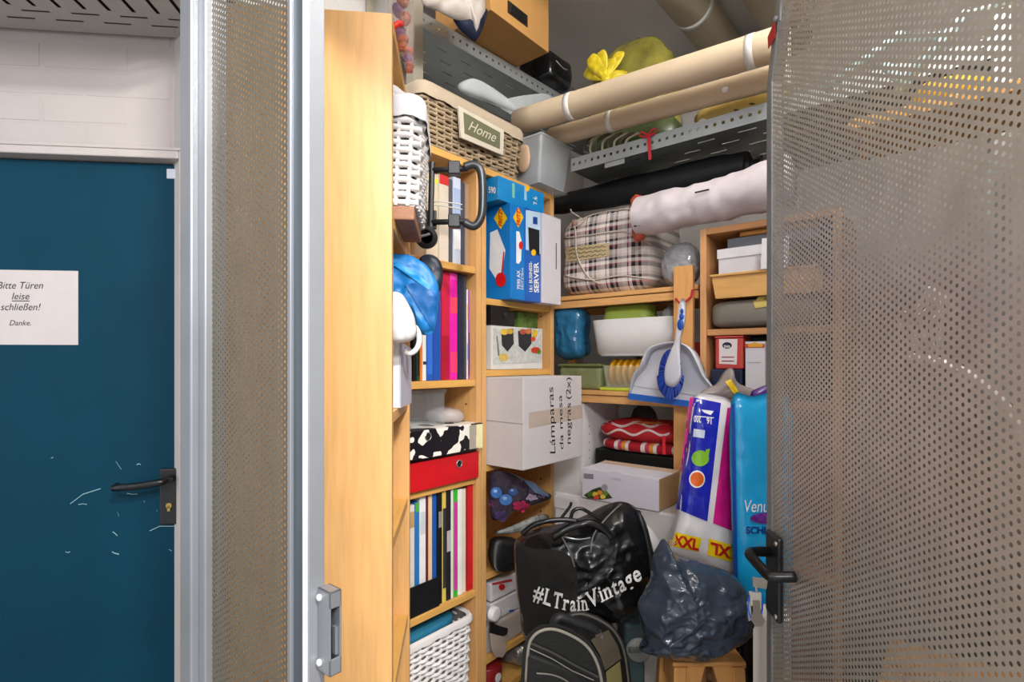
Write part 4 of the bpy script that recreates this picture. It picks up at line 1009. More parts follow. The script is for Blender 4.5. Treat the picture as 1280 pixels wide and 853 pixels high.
# left rack load
BAGX = [K.at(x, y, x=-.06) for x, y in ((522, -40), (600, -40), (606, 8), (605, 20), (595, 44), (588, 30), (570, 24), (545, 12), (528, 2))]
wb = T('plastic_bag', 'white plastic bag with dark blue hem hanging from the metal rack', 'plastic bag', K.at(560, 20, x=-.06))
mk('white_film', pillow(BAGX, XA, .03, .04, 60, 10, amp=.014, scl=16, seed=3, ridge=.4), M('#B3AAA2', .35, var=.05), parent=wb, smooth=True)
BL2 = [K.at(x, y, x=-.075) for x, y in ((566, 20), (590, 30), (606, 10), (607, 22), (596, 50), (590, 50), (574, 36))]
mk('blue_hem', pillow(BL2, XA, .03, .02, 44, 7, amp=.006, scl=24, seed=5), M('#0A1830', .4), parent=wb, smooth=True)
mk('navy_bundle', blob((-.46, lx0+.085, ZL+.05), .09, .05, .05, 22, 12, .8, .012, 14, 2, ZL+.006), M('#161C28', .6), smooth=True, label='dark navy bundle lying on the left metal rack', cat='bundle')
r = carton('cardboard_box', 'brown cardboard box with black handle on the left metal rack', 'carton', -.40, -.10, .155, .515, ZL+.06, 2.99, CARD, tape='#A87838')
hbx = K.at(640, 12, x=-.10)
mk('handle', box(-.10, -.092, .26, .36, hbx.z-.02, hbx.z+.018), BLK, parent=r, bev=.005)
mk('handle_plate', box(-.10, -.097, .25, .37, hbx.z-.024, hbx.z+.022), M('#2A2420', .5), parent=r)
bp_ = K.at(697, 96, x=-.2)
r = T('black_crate', 'black plastic wrapped crate at the end of the left metal rack', 'crate', (bp_.x-.06, bp_.y, ZL+.056))
mk('body', blob((bp_.x-.09, bp_.y+.03, ZL+.056+.065), .10, .10, .066, 24, 14, .35, .006, 30, 2, ZL+.056), M('#141516', .22, bump=.3, bs=30), parent=r, smooth=True)
mk('wire', tube(smoothpts([bp_+Vector((.02, -.04, .05)), bp_+Vector((.03, 0, .03)), bp_+Vector((.02, .05, .045))], 5, False), .002, 6), M('#C9C9C9', .3, .6), parent=r)

# ------------------------------------------------------------------ tubes and bags over the back rack
TUB = M('#C2AE92', .75, var=.04, vs=8)
def ctube(label, pL, pR, bL, bR, rad, bandsat):
    A = K.at(*pL, y=bL); B = K.at(*pR, y=bR)
    r = T('cardboard_tube', label, 'tube', (A+B)/2-Vector((0, 0, rad)), group='cardboard tubes')
    n = 10; P = [A.lerp(B, k/n) for k in range(n+1)]
    mk('tube_wall', tube(P, rad, 32), TUB, parent=r, smooth=True)
    for t in bandsat: mk('tape_band', tube([A.lerp(B, t-.012), A.lerp(B, t+.012)], rad+.0012, 32), M('#D9D5CF', .3), parent=r, smooth=True)
    for t in (0, 1): mk('end_cap', tube([A.lerp(B, t-.002 if t == 0 else t), A.lerp(B, t if t == 0 else t+.002)], rad*.92, 24), M('#E0DEDA', .5), parent=r)
    return r
t1 = ctube('upper long beige cardboard tube taped with white bands', (648, 153), (985, 51), .27, .30, .045, (.255, .90))
t2 = ctube('lower long beige cardboard tube with a white paper scrap', (690, 172), (985, 92), .40, .42, .036, (.31,))
mk('paper_scrap', blob(K.at(906, 112, y=.372), .010, .004, .008, 12, 8, .8, .002, 60), WHITE, parent=t2, smooth=True)
yc = K.at(782, 112, y=.70)
yb = T('refuse_bag', 'translucent yellow green refuse bag tied in a knot on the back rack', 'refuse bag', (yc.x, yc.y, ZB+.01))
yzt = K.at(795, 56, y=.80).z; yh_ = (yzt-ZB-.01)/2
yg = blob((K.at(792, 90, y=.80).x, .80, ZB+.01+yh_), .20, .125, yh_+.01, 44, 26, .85, .018, 11, 4, ZB+.01, .4)
mk('skin', yg, M('#86803A', .2, var=.45, vs=9, bump=.6, bs=16, ridged=True), parent=yb, smooth=True)
kn = K.at(757, 99, y=.62)
YK = M('#D8C02A', .25, var=.2, vs=30)
mk('knot', blob(kn, .022, .018, .02, 16, 10, .9, .006, 40), YK, parent=yb, smooth=True)
for k, (x, y, rr) in enumerate(((738, 72, 20), (750, 66, 18), (764, 74, 14), (733, 88, 16), (775, 66, 12))):
    e = K.at(x, y, y=.63+.01*k)
    d = (e-kn); side = d.cross(Vector((0, 1, 0))).normalized()
    pts = [kn, kn+d*.6+side*.028, kn+d+side*.022, kn+d*1.05, kn+d-side*.022, kn+d*.6-side*.028]
    mk('knot_ear', pillow(pts, (0, -1, 0), .008, .008, 30, 5, amp=.006, scl=40, seed=k), YK, parent=yb, smooth=True)
for k in range(9):
    a = -1.2+k*.33; e = kn+Vector((math.cos(a)*.10, .03, -math.sin(a)*.06+.0))
    mk('gather_fold', tube([kn+Vector((0, .004, 0)), (kn+e)/2+Vector((0, .01, .006)), e+Vector((0, .05, 0))], [.009, .007, .003], 6), YK, parent=yb, smooth=True)
gc = K.at(805, 160, y=.585)
mk('green_bag', blob((gc.x-.04, gc.y, ZB+.10), .19, .075, .10, 36, 18, .8, .012, 13, 6, ZB+.006), M('#3C4A24', .35, var=.4, vs=12), smooth=True, label='dark green sack lying under the cardboard tubes', cat='sack')
sb = T('cord_coil', 'pale cord bundle hanging over the metal rack lip', 'cord', K.at(760, 190, y=.46))
for k in range(8):
    x0 = 732+k*7
    mk('cord', tube([Vector((p.x, p.y, max(p.z, ZB+.013))) for p in smoothpts([K.at(x0+18, 166, y=.452), K.at(x0+2, 176, y=.447), K.at(x0-2+k, 190, y=.440), K.at(x0+6+k*2, 196, y=.436)], 4, False)], .0045, 6), M('#B7AE98' if k % 2 else '#5A5440', .7), parent=sb, smooth=True)
yp = [K.at(x, y, y=.51) for x, y in ((868, 148), (880, 135), (920, 118), (975, 100), (985, 130), (975, 145), (930, 152), (890, 160), (872, 158))]
r = T('yellow_cushion', 'pale yellow inflatable cushion on the back rack beside the mesh door', 'cushion', K.at(920, 160, y=.51))
mk('skin', pillow(yp, XB, .03, .08, 56, 9, amp=.004, scl=14), M('#C9AE62', .35, var=.06), parent=r, smooth=True)
mk('white_valve', blob(K.at(878, 153, y=.485), .014, .012, .012, 14, 10, .9, .003, 60), WHITE, parent=r, smooth=True)
for x, y in ((921, 138), (940, 130)): mk('print_mark', disc(x, y, 4, 1.2, K, dict(y=.474), XB), M('#3A3220', .6), parent=r)

# ------------------------------------------------------------------ long bags
def sack(P, rad, nseg, amp, scl, seed, n=26):
    P = smoothpts(P, max(2, nseg//(len(P)-1)), False); m = len(P)
    R_ = [np.interp(i/(m-1), np.linspace(0, 1, len(rad)), rad) for i in range(m)]
    v, f = tube(P, R_, n); out = []
    for i, p in enumerate(v):
        c = P[min(m-1, i//n)]; d = (p-c); l = d.length or 1e-6; q = p*scl+Vector((seed, 0, 0)); out.append(p+d/l*amp*(noise.noise(q)+.5*noise.noise(q*2.3)+.4*(1-2*abs(noise.noise(q*1.4+Vector((3, 9, 1)))))))
    return out, f
bk = T('long_black_bag', 'long black fabric bag with drawstring under the metal rack', 'bag', K.at(820, 250, y=.43))
mk('sleeve', sack([K.at(690, 258, y=.62), K.at(740, 248, y=.61), K.at(830, 230, y=.60), K.at(900, 215, y=.60), K.at(935, 209, y=.60)], [.034, .047, .053, .054, .052], 60, .004, 14, 2), M('#15191C', .55, bump=.35, bs=25), parent=bk, smooth=True)
mk('gathered_neck', sack([K.at(933, 209, y=.60), K.at(942, 208, y=.60), K.at(949, 207, y=.60)], [.045, .02, .03], 12, .006, 40, 5), M('#101214', .5), parent=bk, smooth=True)
mk('drawstring', tube(smoothpts([K.at(944, 200, y=.56), K.at(952, 195, y=.56), K.at(949, 205, y=.555), K.at(930, 214, y=.55), K.at(926, 220, y=.55)], 5, False), .004, 6), BLK, parent=bk, smooth=True)
wh = T('long_white_bag', 'long white tent bag with orange red ends on the beech bookcase', 'bag', K.at(880, 300, y=.40))
mk('sleeve', sack([K.at(799, 271, y=.45), K.at(830, 266, y=.45), K.at(880, 253, y=.45), K.at(925, 243, y=.45), K.at(990, 226, y=.45)], [.068, .068, .064, .068, .074], 120, .0075, 12, 7, 40), M('#CFC6CA', .6, bump=.3, bs=9, ridged=True), parent=wh, smooth=True)
for (x, y, rr) in ((797, 254, .026), (798, 292, .024)):
    mk('orange_end', blob(K.at(x, y, y=.45), rr, rr, rr*1.15, 18, 12, .9, .006, 30), M('#B0492F', .6), parent=wh, smooth=True)
mk('buckle', box(K.at(795, 275, y=.41).x, K.at(803, 275, y=.41).x, .392, .405, K.at(795, 282, y=.38).z, K.at(795, 268, y=.38).z), BLK, parent=wh, bev=.002)
mk('care_tag', patch([(868, 240), (886, 236), (887, 238), (869, 242)], K, dict(y=.378), XB, 0), INK, parent=wh)

# ------------------------------------------------------------------ pine rack load
PLAID = bands('plaid_cloth', [(0, 11, [(0, '#F0E8E2'), (.24, '#8C2030'), (.30, '#F0E8E2'), (.42, '#1E1E26'), (.58, '#B8A8A0'), (.70, '#1E1E26'), (.80, '#D8C8C0')]),
                              (2, 14, [(0, '#F0E8E2'), (.26, '#1E1E26'), (.44, '#9C2838'), (.52, '#F0E8E2'), (.70, '#2A2A32'), (.84, '#D8C8C0')])])
x0, x1 = K.at(700, 300, y=PF+.02).x, K.at(813, 320, y=PF+.02).x; zc = zp1+.001; zt3 = zB(770, 258, PF+.02)
hz = (zt3-zc)/2
r = T('plaid_bag', 'plaid fabric bundle tied with cord and paper label on the pine rack', 'bag', ((x0+x1)/2, PF+.17, zc))
pg_ = blob(((x0+x1)/2, PF+.17, zc+hz), (x1-x0)/2, .165, hz, 48, 26, .33, .011, 9, 3, zc)
mk('cloth', pg_, PLAID, parent=r, smooth=True); tpb = bvh(pg_); PPL = dict(y=PF)
mk('paper_label', patch([(707, 310), (762, 304), (763, 320), (709, 328)], K, PPL, XB, .004, tpb, 8, 4), M('#C9B58A', .8), parent=r)
for k, (ya, yb2) in enumerate(((313, 308), (318, 313), (323, 318))):
    mk('handwriting', tube([on(K, PPL, 712+t*46, ya+(yb2-ya)*t+1.1*math.sin(t*40+k), .0055, XB, tpb) for t in np.linspace(0, 1, 40)], .0009, 4), MK, parent=r)
CRD = M('#CFC3B4', .7)
def laid(pts, rad, n=14, off=.004):
    P = [on(K, PPL, x, y, off, XB, tpb) for x, y in smoothpts2(pts, n)]
    return tube(P, rad, 6)
def smoothpts2(pts, n):
    return [(p.x, p.y) for p in smoothpts([Vector((*q, 0)) for q in pts], max(2, n), False)]
for pts in (((706, 298), (740, 294), (780, 290), (815, 306)), ((714, 262), (720, 290), (722, 320), (735, 345), (750, 355)), ((707, 345), (740, 350), (780, 345), (825, 352)), ((722, 278), (735, 266), (760, 262), (790, 262)), ((716, 285), (728, 280), (735, 272))):
    mk('cord', laid(pts, .0032, 6), CRD, parent=r, smooth=True)
mk('cord_knot', blob(on(K, PPL, 719, 279, .006, XB, tpb), .014, .010, .014, 14, 10, .9, .004, 50), M('#B08A80', .7), parent=r, smooth=True)
bc = K.at(852, 320, y=PF+.06)
bwc = T('bubble_wrap_bundle', 'ball of bubble wrap beside the plaid bundle', 'bubble wrap', (bc.x, bc.y, zc))
mk('wrap', blob((bc.x, bc.y, zc+.08), .068, .052, .08, 36, 22, .9, .006, 16, 4, zc, .4), M('#B4B6BA', .1, alpha=.85, var=.3, vs=30, bump=1.0, bs=45, ridged=True), parent=bwc, smooth=True)
# shelf two of the rack
zq2 = zp2+.001
def bkx(px, b=PF): return K.at(px, 440, y=b).x
# green and yellow containers, lime tray
mk('lime_tray', box(bkx(750, PF+.01), bkx(815, PF+.01), PF+.005, PF+.2, zq2, zq2+.012), M('#B9CC3A', .4), bev=.004, label='flat lime green tray on the lower pine shelf', cat='tray')
zy = zq2+.013; ya0, ya1 = bkx(754, PF+.02), bkx(818, PF+.02); zy1 = zB(785, 457, PF+.02)
r = T('food_container', 'clear plastic container packed with round yellow discs', 'container', ((ya0+ya1)/2, PF+.09, zy))
mk('shell', ([Vector(p) for p in ((ya0+.01, PF+.02, zy), (ya1-.01, PF+.02, zy), (ya1-.01, PF+.17, zy), (ya0+.01, PF+.17, zy), (ya0, PF+.012, zy1), (ya1, PF+.012, zy1), (ya1, PF+.178, zy1), (ya0, PF+.178, zy1))], [(0, 1, 2, 3), (0, 1, 5, 4), (1, 2, 6, 5), (2, 3, 7, 6), (3, 0, 4, 7)]), M('#C9C4A8', .2, alpha=.4), parent=r, bev=.008)
nd = 7; cz_ = (zy+zB(785, 448, PF+.02))/2; rdx = (zB(785, 448, PF+.02)-zy)/2-.002
for k in range(nd):
    x = ya0+.018+(ya1-ya0-.05)*k/(nd-1)
    mk('yellow_disc', lathe([(rdx*.9, 0), (rdx, .003), (rdx, .012), (rdx*.9, .015)], (x, PF+.08, zy+rdx+.002), 24, 'X'), M('#D29416', .35, var=.1), parent=r, smooth=True)
ga0, ga1 = bkx(700, PF+.03), bkx(752, PF+.03); zg1 = zB(728, 455, PF+.03)
r = T('food_container', 'olive green plastic container under the blue plastic bag', 'container', ((ga0+ga1)/2, PF+.1, zq2))
mk('shell', box(ga0, ga1, PF+.02, PF+.17, zq2, zg1-.012), M('#8C9468', .15, alpha=.75, var=.2), parent=r, bev=.015, seg=3)
mk('lid', box(ga0-.004, ga1+.003, PF+.016, PF+.174, zg1-.012, zg1), M('#6E7A48', .2, alpha=.9), parent=r, bev=.005)
# blue plastic bag
bbp = [K.at(x, y, y=PF+.05) for x, y in ((697, 389), (712, 384), (726, 385), (732, 392), (731, 420), (732, 443), (722, 449), (702, 448), (697, 420))]
mk('blue_plastic_bag', pillow(bbp, XB, .05, .07, 64, 12, pw=.4, ex=4, amp=.006, scl=20, seed=7, ridge=.6), M('#2C6C93', .18, alpha=.93, var=.25, vs=18, bump=.9, bs=30, ridged=True), smooth=True, label='blue translucent plastic bag stuffed beside the white bin', cat='plastic bag', base=K.at(725, 452, y=PF+.05))
# white oval bin, lime lid
wa0, wa1 = bkx(735, PF+.01), bkx(850, PF+.01); wz0, wz1_ = zB(790, 445, PF+.01), zB(790, 398, PF+.01)
wz0 = max(wz0, zB(785, 448, PF+.02)+.001)
r = T('white_bin', 'white oval plastic bin on the yellow and green containers', 'bin', ((wa0+wa1)/2, PF+.1, wz0))
def ov(x0, x1, y0, y1, z, e=.45, n=40):
    return [Vector(((x0+x1)/2+(x1-x0)/2*math.copysign(abs(math.cos(t))**e, math.cos(t)), (y0+y1)/2+(y1-y0)/2*math.copysign(abs(math.sin(t))**e, math.sin(t)), z)) for t in [2*math.pi*k/n for k in range(n)]]
rings = [ov(wa0+.03, wa1-.03, PF+.03, PF+.17, wz0), ov(wa0+.016, wa1-.016, PF+.016, PF+.186, wz0+.012), ov(wa0, wa1, PF, PF+.2, wz1_), ov(wa0+.004, wa1-.004, PF+.004, PF+.196, wz1_), ov(wa0+.02, wa1-.02, PF+.02, PF+.18, wz0+.02)]
def loft(rings, cap0=True, cap1=True):
    n = len(rings[0]); V = [p for q in rings for p in q]; F = []
    for i in range(len(rings)-1):
        for k in range(n): F.append((i*n+k, i*n+(k+1) % n, (i+1)*n+(k+1) % n, (i+1)*n+k))
    if cap0: F.append(tuple(range(n)))
    if cap1: F.append(tuple((len(rings)-1)*n+k for k in range(n)))
    return V, F
mk('shell', loft(rings), M('#D6D4D2', .3, coat=.3, var=.02), parent=r, smooth=True)
la0, la1 = bkx(752, PF+.06), bkx(812, PF+.06); lz1 = zB(778, 381, PF+.06)
lr_ = [ov(la0+.004, la1-.004, PF+.05, PF+.16, wz0+.023, .5), ov(la0, la1, PF+.046, PF+.164, wz1_+.006, .5), ov(la0+.006, la1-.006, PF+.055, PF+.155, lz1-.008, .5), ov(la0+.02, la1-.02, PF+.07, PF+.14, lz1, .5)]
mk('lime_box', loft(lr_), M('#B2CB58', .4, var=.05), smooth=True, label='lime green lidded box standing inside the white bin', cat='box')
mk('clear_bag', blob((bkx(834, PF+.08), PF+.11, wz1_+.005), .024, .045, .04, 22, 14, .8, .010, 26, 6, None, .5), M('#B9B8B6', .15, alpha=.7, var=.1), smooth=True, label='crumpled clear bag in the white bin beside the lime box', cat='plastic bag')
# wrapped things under the pine shelf
mk('wrapped_bundle', blob((wa+.09, PF+.352, ZMT+.141), .07, .022, .14, 22, 12, .8, .004, 24, 3, ZMT+.001, .5), M('#4A4C4E', .2, var=.3, alpha=.95), smooth=True, label='grey foil wrapped bundle tucked under the lower pine shelf', cat='bundle')

# ------------------------------------------------------------------ machine and what stands on it
MF = .28
wm = T('washing_machine', 'white front loading machine behind the black tote bag', 'washing machine', (.325, MF+.3, 0))
WM_ = M('#C9C6C4', .35, coat=.3, var=.02)
mk('body', box(.095, .56, MF, MF+.6, .02, ZMT), WM_, parent=wm, bev=.008)
mc = K.at(772, 698, y=MF)
dr = mk('porthole_ring', lathe([(.168, 0), (.166, -.012), (.152, -.022), (.138, -.02), (.132, -.006), (.128, 0)], mc, 56, 'Y'), WM_, parent=wm, smooth=True)
mk('porthole_glass', lathe([(.134, -.004), (.12, -.012), (.08, -.02), (.02, -.024)], mc, 48, 'Y'), M('#8E9290', .12, var=.1), parent=dr, smooth=True)
mk('detergent_drawer', box(.10, .20, MF-.004, MF, ZMT-.055, ZMT-.012), WM_, parent=wm, bev=.002)
for xx in (.13, .52):
    for yy in (MF+.05, MF+.55): mk('foot', lathe([(.02, 0), (.02, .02)], (xx, yy, 0), 12), BLK, parent=wm)
# white box
wx0, wx1_ = K.at(727, 605, y=MF-.01).x, K.at(823, 615, y=MF-.01).x; zx = ZMT+.001; zx1 = zB(775, 592, MF-.01)
CWB = M('#C9C7D0', .6, var=.02)
r = T('kitchen_appliance_box', 'white carton with vegetable picture standing on the white machine', 'carton', ((wx0+wx1_)/2, MF+.05, zx))
mk('body', box(wx0, wx1_, MF-.008, MF+.15, zx, zx1), CWB, parent=r, bev=.002)
mk('lid', rota(box(wx0, wx1_, MF-.008, MF+.15, zx1, zx1+.003), (wx0, MF+.15, zx1), 4, 'X'), M('#B9A088', .7), parent=r)
mk('kraft_side', box(wx1_+.0004, wx1_+.0016, MF-.006, MF+.148, zx+.002, zx1-.002), M('#B08E66', .7), parent=r)
mk('lid_tab', box((wx0+wx1_)/2-.022, (wx0+wx1_)/2+.012, MF-.0105, MF-.0085, zx1-.02, zx1+.004), CWB, parent=r)
PWB = dict(y=MF-.008)
mk('barcode', patch([(730, 592), (742, 593), (742, 599), (730, 598)], K, PWB, XB), M('#7A7880', .7), parent=r)
mk('vegetable_picture', poly([(730, 619), (741, 612), (750, 609), (758, 613), (766, 623), (750, 625), (735, 623)], K, PWB, XB), M('#2E3A1C', .5, var=.5, vs=90), parent=r)
for x, y, c in ((744, 618, '#D8B83A'), (750, 616, '#D88A2A'), (757, 617, '#5E8A2E'), (746, 622, '#C8462A'), (754, 621, '#E0C24A'), (738, 618, '#3E6A24')):
    mk('vegetable_picture', disc(x, y, 3.6, 3, K, PWB, XB, .002, n=10, rings=1), M(c, .5), parent=r)
mk('seal', disc(756, 610, 4, 4.6, K, PWB, XB, .0016), M('#8E9098', .5), parent=r)
mk('lettering', write('KITCHEN', (744, 594), (764, 597), (0, -4), K, PWB, XB), M('#A9A8B4', .6), parent=r) if False else None
# black case and red beach bag
mk('black_case', box(.105, .43, PF+.04, PF+.32, ZMT+.001, zB(790, 567, PF+.02)), M('#121615', .45, bump=.1), bev=.008, seg=3, label='black hard case on the white machine under the red bag', cat='case')
ztc = zB(790, 567, PF+.02)+.001
rx0, rx1 = bkx(737, PF+.0), bkx(850, PF+.0)
r = T('beach_bag', 'folded red beach bag with white wavy stripes under the pine shelf', 'bag', ((rx0+rx1)/2, PF+.13, ztc))
g1 = blob(((rx0+rx1)/2+.005, PF+.14, ztc+.022), (rx1-rx0)/2-.006, .13, .024, 40, 12, .6, .003, 12, 2, ztc)
STRP = bands('beach_stripes', [(0, 9, [(0, '#B01828'), (.25, '#E6DED8'), (.4, '#C8405A'), (.55, '#E0902A'), (.68, '#E6DED8'), (.8, '#B01828')])])
mk('lower_fold', g1, STRP, parent=r, smooth=True)
g2 = blob(((rx0+rx1)/2, PF+.14, ztc+.075), (rx1-rx0)/2+.004, .14, .042, 48, 16, .8, .006, 9, 5, ztc+.036)
mk('upper_fold', g2, M('#B4121E', .75, var=.1, bump=.1), parent=r, smooth=True)
t2_ = bvh(g2)
for yo, am in ((530, 2.6), (540, 3.2)):
    V, F = [], []
    for k in range(33):
        u = k/32; x = 745+u*92; y = yo+am*math.sin(u*16+yo)+u*1.5
        for dy in (-1.5, 1.5): V.append(on(K, dict(y=PF), x, y+dy, .002, XB, t2_))
    for k in range(32): F.append((2*k, 2*k+1, 2*k+3, 2*k+2))
    mk('wavy_stripe', (V, F), M('#D9C6C4', .7), parent=r)
mk('orange_stripe', patch([(790, 524), (838, 527), (838, 531), (790, 529)], K, dict(y=PF), XB, .0015, t2_, 12, 2), M('#C87A2A', .7), parent=r)
mk('strap', box(bkx(829, PF-.0), bkx(833, PF-.0), PF-.008, PF-.003, zB(831, 568, PF), zB(831, 545, PF)), M('#D4202C', .6), parent=r)

# ------------------------------------------------------------------ beech bookcase load
RF = RB_
def rbx(px, b=RF): return K.at(px, 400, y=b).x
zsh = zrs[3]+.001
xr = ra0+.365
cz1 = zB(915, 373, RF-.015)
r = T('grey_cushion', 'grey folded cushion with yellow sticker on the beech bookcase shelf', 'cushion', (.85, RF+.1, zsh))
cg = blob((((rbx(882)+.005)+xr)/2, RF+.11, (zsh+cz1)/2), (xr-rbx(882)-.009)/2, .12, (cz1-zsh)/2-.0015, 44, 16, .38, .0008, 10, 3)
mk('cover', cg, M('#827C72', .8, var=.06, bump=.1), parent=r, smooth=True)
mk('sticker', patch([(941, 373), (958, 370), (960, 383), (944, 386)], K, dict(y=RF), XB, .002, bvh(cg), 5, 4), M('#CDB866', .7), parent=r)
wz0 = cz1+.003; wz1b = zB(920, 344, RF-.02)
wb0 = rbx(890, RF-.02)
WBX = M('#D8A560', .5, var=.08, vs=7, stretch=(1.5, 12, 12))
r = T('wooden_box', 'light wooden storage box on the grey cushion', 'box', (.85, RF+.08, wz0))
t = .008
mk('front_wall', prism([(wb0+.012, RF-.02, wz0), (xr-.01, RF-.02, wz0), (xr-.01, RF-.02, wz1b), (wb0, RF-.02, wz1b)], (0, t, 0)), WBX, parent=r, bev=.001)
mk('rear_wall', box(wb0, xr-.01, RF+.19, RF+.198, wz0, wz1b), WBX, parent=r)
mk('side_wall', prism([(wb0+.012, RF-.012, wz0), (wb0, RF-.012, wz1b), (wb0, RF+.19, wz1b), (wb0+.012, RF+.19, wz0)], (t, 0, 0)), WBX, parent=r)
mk('rim', box(wb0-.006, xr-.01, RF-.026, RF-.01, wz1b, wz1b+.008), WBX, parent=r, bev=.002)
mk('base', box(wb0+.014, xr-.012, RF-.01, RF+.19, wz0, wz0+.006), WBX, parent=r)
x0_ = rbx(898, RF-.0); z0_ = wz1b+.009; z1_ = zB(925, 309, RF)
r = carton('white_box', 'white shoe box stacked on the light wooden box', 'carton', x0_, rbx(975), RF, RF+.17, z0_, z1_, M('#D3D1D6', .6, var=.02))
mk('lid_edge', box(x0_-.003, rbx(975), RF-.003, RF, z1_-.03, z1_), M('#DAD8DC', .6), parent=r)
mk('paper_card', rota(box(rbx(951, RF-.03), rbx(985, RF-.03), RF-.031, RF-.029, z0_, zB(955, 298, RF-.03)), (rbx(955), RF-.03, z0_), 2, 'Y'), M('#E2E0E6', .6), label='white card leaning against the white shoe box', cat='card')
z2_ = min(zB(930, 296, RF+.02), zrt-.036)
mk('grey_box', box(rbx(909, RF+.02), xr-.02, RF+.02, RF+.18, z1_+.001, z2_), M('#5C6168', .5), bev=.003, label='dark grey flat box on top of the white shoe box', cat='box')
mk('wooden_tray', box(rbx(925, RF+.03), xr-.02, RF+.02, RF+.18, z2_+.001, min(z2_+.025, zrt-.022)), M('#B27A34', .5, var=.15, vs=8), bev=.006, label='brown wooden tray on the dark grey box', cat='tray')
# lower compartment
zl_ = zrs[2]+.001
nb0, nb1 = rbx(887, RF+.0), rbx(927, RF+.0); nz1 = zB(907, 462, RF)
mk('navy_tin', box(max(nb0, ra0+.022), nb1, RF+.005, RF+.1, zl_, nz1), M('#1E2742', .3, var=.1), bev=.005, label='dark navy tin under the red tea tin', cat='tin')
tz1 = min(zB(910, 419, RF), zrs[3]-.025)
RT = M('#C4453F', .4, var=.05)
r = T('tea_tin', 'coral red tea tin with white label in the beech bookcase', 'tin', (rbx(910), RF+.05, nz1+.001))
tx0, tx1 = rbx(893), rbx(928)
mk('body', box(tx0, tx1, RF+.006, RF+.09, nz1+.001, tz1-.004), RT, parent=r, bev=.005)
mk('lid', box(tx0-.001, tx1+.001, RF+.004, RF+.092, tz1-.004, tz1+.002), RT, parent=r, bev=.002)
PT = dict(y=RF+.006)
mk('label_panel', patch([(899, 424), (922, 424), (921, 456), (899, 455)], K, PT, XB, .0008), M('#E6DCDC', .5), parent=r)
mk('logo_oval', disc(909, 432, 6, 4, K, PT, XB, .0014), M('#20203A', .5), parent=r)
mk('logo_lettering', write('tea', (905, 434.5), (913, 434.5), (0, -4), K, PT, XB, .002, bold=.02), WHITE, parent=r)
for yl in (446, 451): mk('lettering', write('Teefix' if False else 'BECHER' if yl == 446 else 'BEUTEL', (902, yl+2), (918, yl+2), (0, -3), K, PT, XB, .0014), M('#8A3A3A', .5), parent=r) if False else mk('print_line', patch([(902, yl), (918, yl), (918, yl+1.3), (902, yl+1.3)], K, PT, XB, .0014), M('#8A3A3A', .5), parent=r)
bx0, bx1 = rbx(931), rbx(956)
r = carton('spice_box', 'white upright carton with red and yellow band beside the tea tin', 'carton', bx0, bx1, RF+.004, RF+.09, zl_, zB(943, 427, RF), M('#D6D4DA', .55, var=.02))
PT2 = dict(y=RF+.004)
mk('red_band', patch([(931, 430), (956, 430), (956, 435), (931, 435)], K, PT2, XB, .0008), M('#C8402A', .5), parent=r)
mk('yellow_band', poly([(934, 431), (944, 428), (954, 431), (953, 434), (936, 434)], K, PT2, XB, .0014), M('#E0A42A', .5), parent=r)
mk('grey_line', patch([(935, 453), (951, 453), (951, 454), (935, 454)], K, PT2, XB, .0008), M('#A0A0A6', .5), parent=r)
mk('dark_case', box(bx1+.003, xr-.015, RF+.03, RF+.2, zl_, zrs[3]-.024), M('#1A2024', .5), bev=.004, label='dark case behind the white upright carton', cat='case')
mk('dark_book', box(bx0-.02, bx1, RF+.1, RF+.22, zl_, zrs[3]-.024), M('#22282A', .5), bev=.004, label='dark slab standing behind the white upright carton', cat='box')
rr0 = rbx(868, RF+.12)
mk('red_box', box(rr0-.03, ra0-.003, RF+.12, RF+.2, zp2+.001, zB(870, 428, RF+.12)), M('#B8302C', .5), bev=.002, label='small red carton in the gap beside the beech bookcase', cat='carton')

# ------------------------------------------------------------------ dustpan and brush on the pine post
DP = PF-.075
DPW = M('#CFD0D8', .35, coat=.2, var=.02)
def dp(px, py, b=DP): return K.at(px, py, y=b)
r = T('dustpan_set', 'white dustpan with blue lip hanging on the pine post', 'dustpan', dp(838, 500))
OUT = [(787, 493), (795, 472), (806, 460), (815, 441), (829, 433), (850, 430), (866, 436), (876, 451), (884, 473), (894, 489), (893, 508)]
full = [dp(x, y) for x, y in OUT]
mk('pan', prism(full, (0, .004, 0)), DPW, parent=r)
rimp = [p for p in smoothpts(full, 4, False)]
V, F = [], []
for p in rimp:
    V += [p+Vector((0, .004, 0)), p+Vector((0, -.045*min(1, max(.12, (p.z-dp(840, 500).z)/.12)), .006))]
for k in range(len(rimp)-1): F.append((2*k, 2*k+1, 2*k+3, 2*k+2))
mk('rim_wall', (V, F), DPW, parent=r, smooth=True).modifiers.new('thick', 'SOLIDIFY').thickness = .004
lp = [dp(787, 492.5), dp(893, 506), dp(893, 512), dp(787, 498.5)]
mk('blue_lip', prism(lp, (0, -.008, 0)), M('#1E5FB8', .4), parent=r, bev=.002)
mk('fold_line', prism([dp(790, 482, DP-.0015), dp(890, 497, DP-.0015), dp(890, 498, DP-.0015), dp(790, 483, DP-.0015)], (0, .001, 0)), M('#A9ABB6', .4), parent=r)
BH = DP-.064
br2 = T('hand_brush', 'white hand brush with blue bristles clipped into the dustpan', 'brush', dp(838, 495, BH))
ol = [(853, 373), (857, 378), (857, 400), (851, 425), (851, 450), (852, 470), (846, 482), (838, 484), (831, 478), (831, 460), (838, 440), (844, 425), (847, 400), (849, 380)]
mk('handle', pillow([dp(x, y, BH) for x, y in ol], XB, .010, .008, 64, 8, pw=.5), DPW, parent=br2, smooth=True)
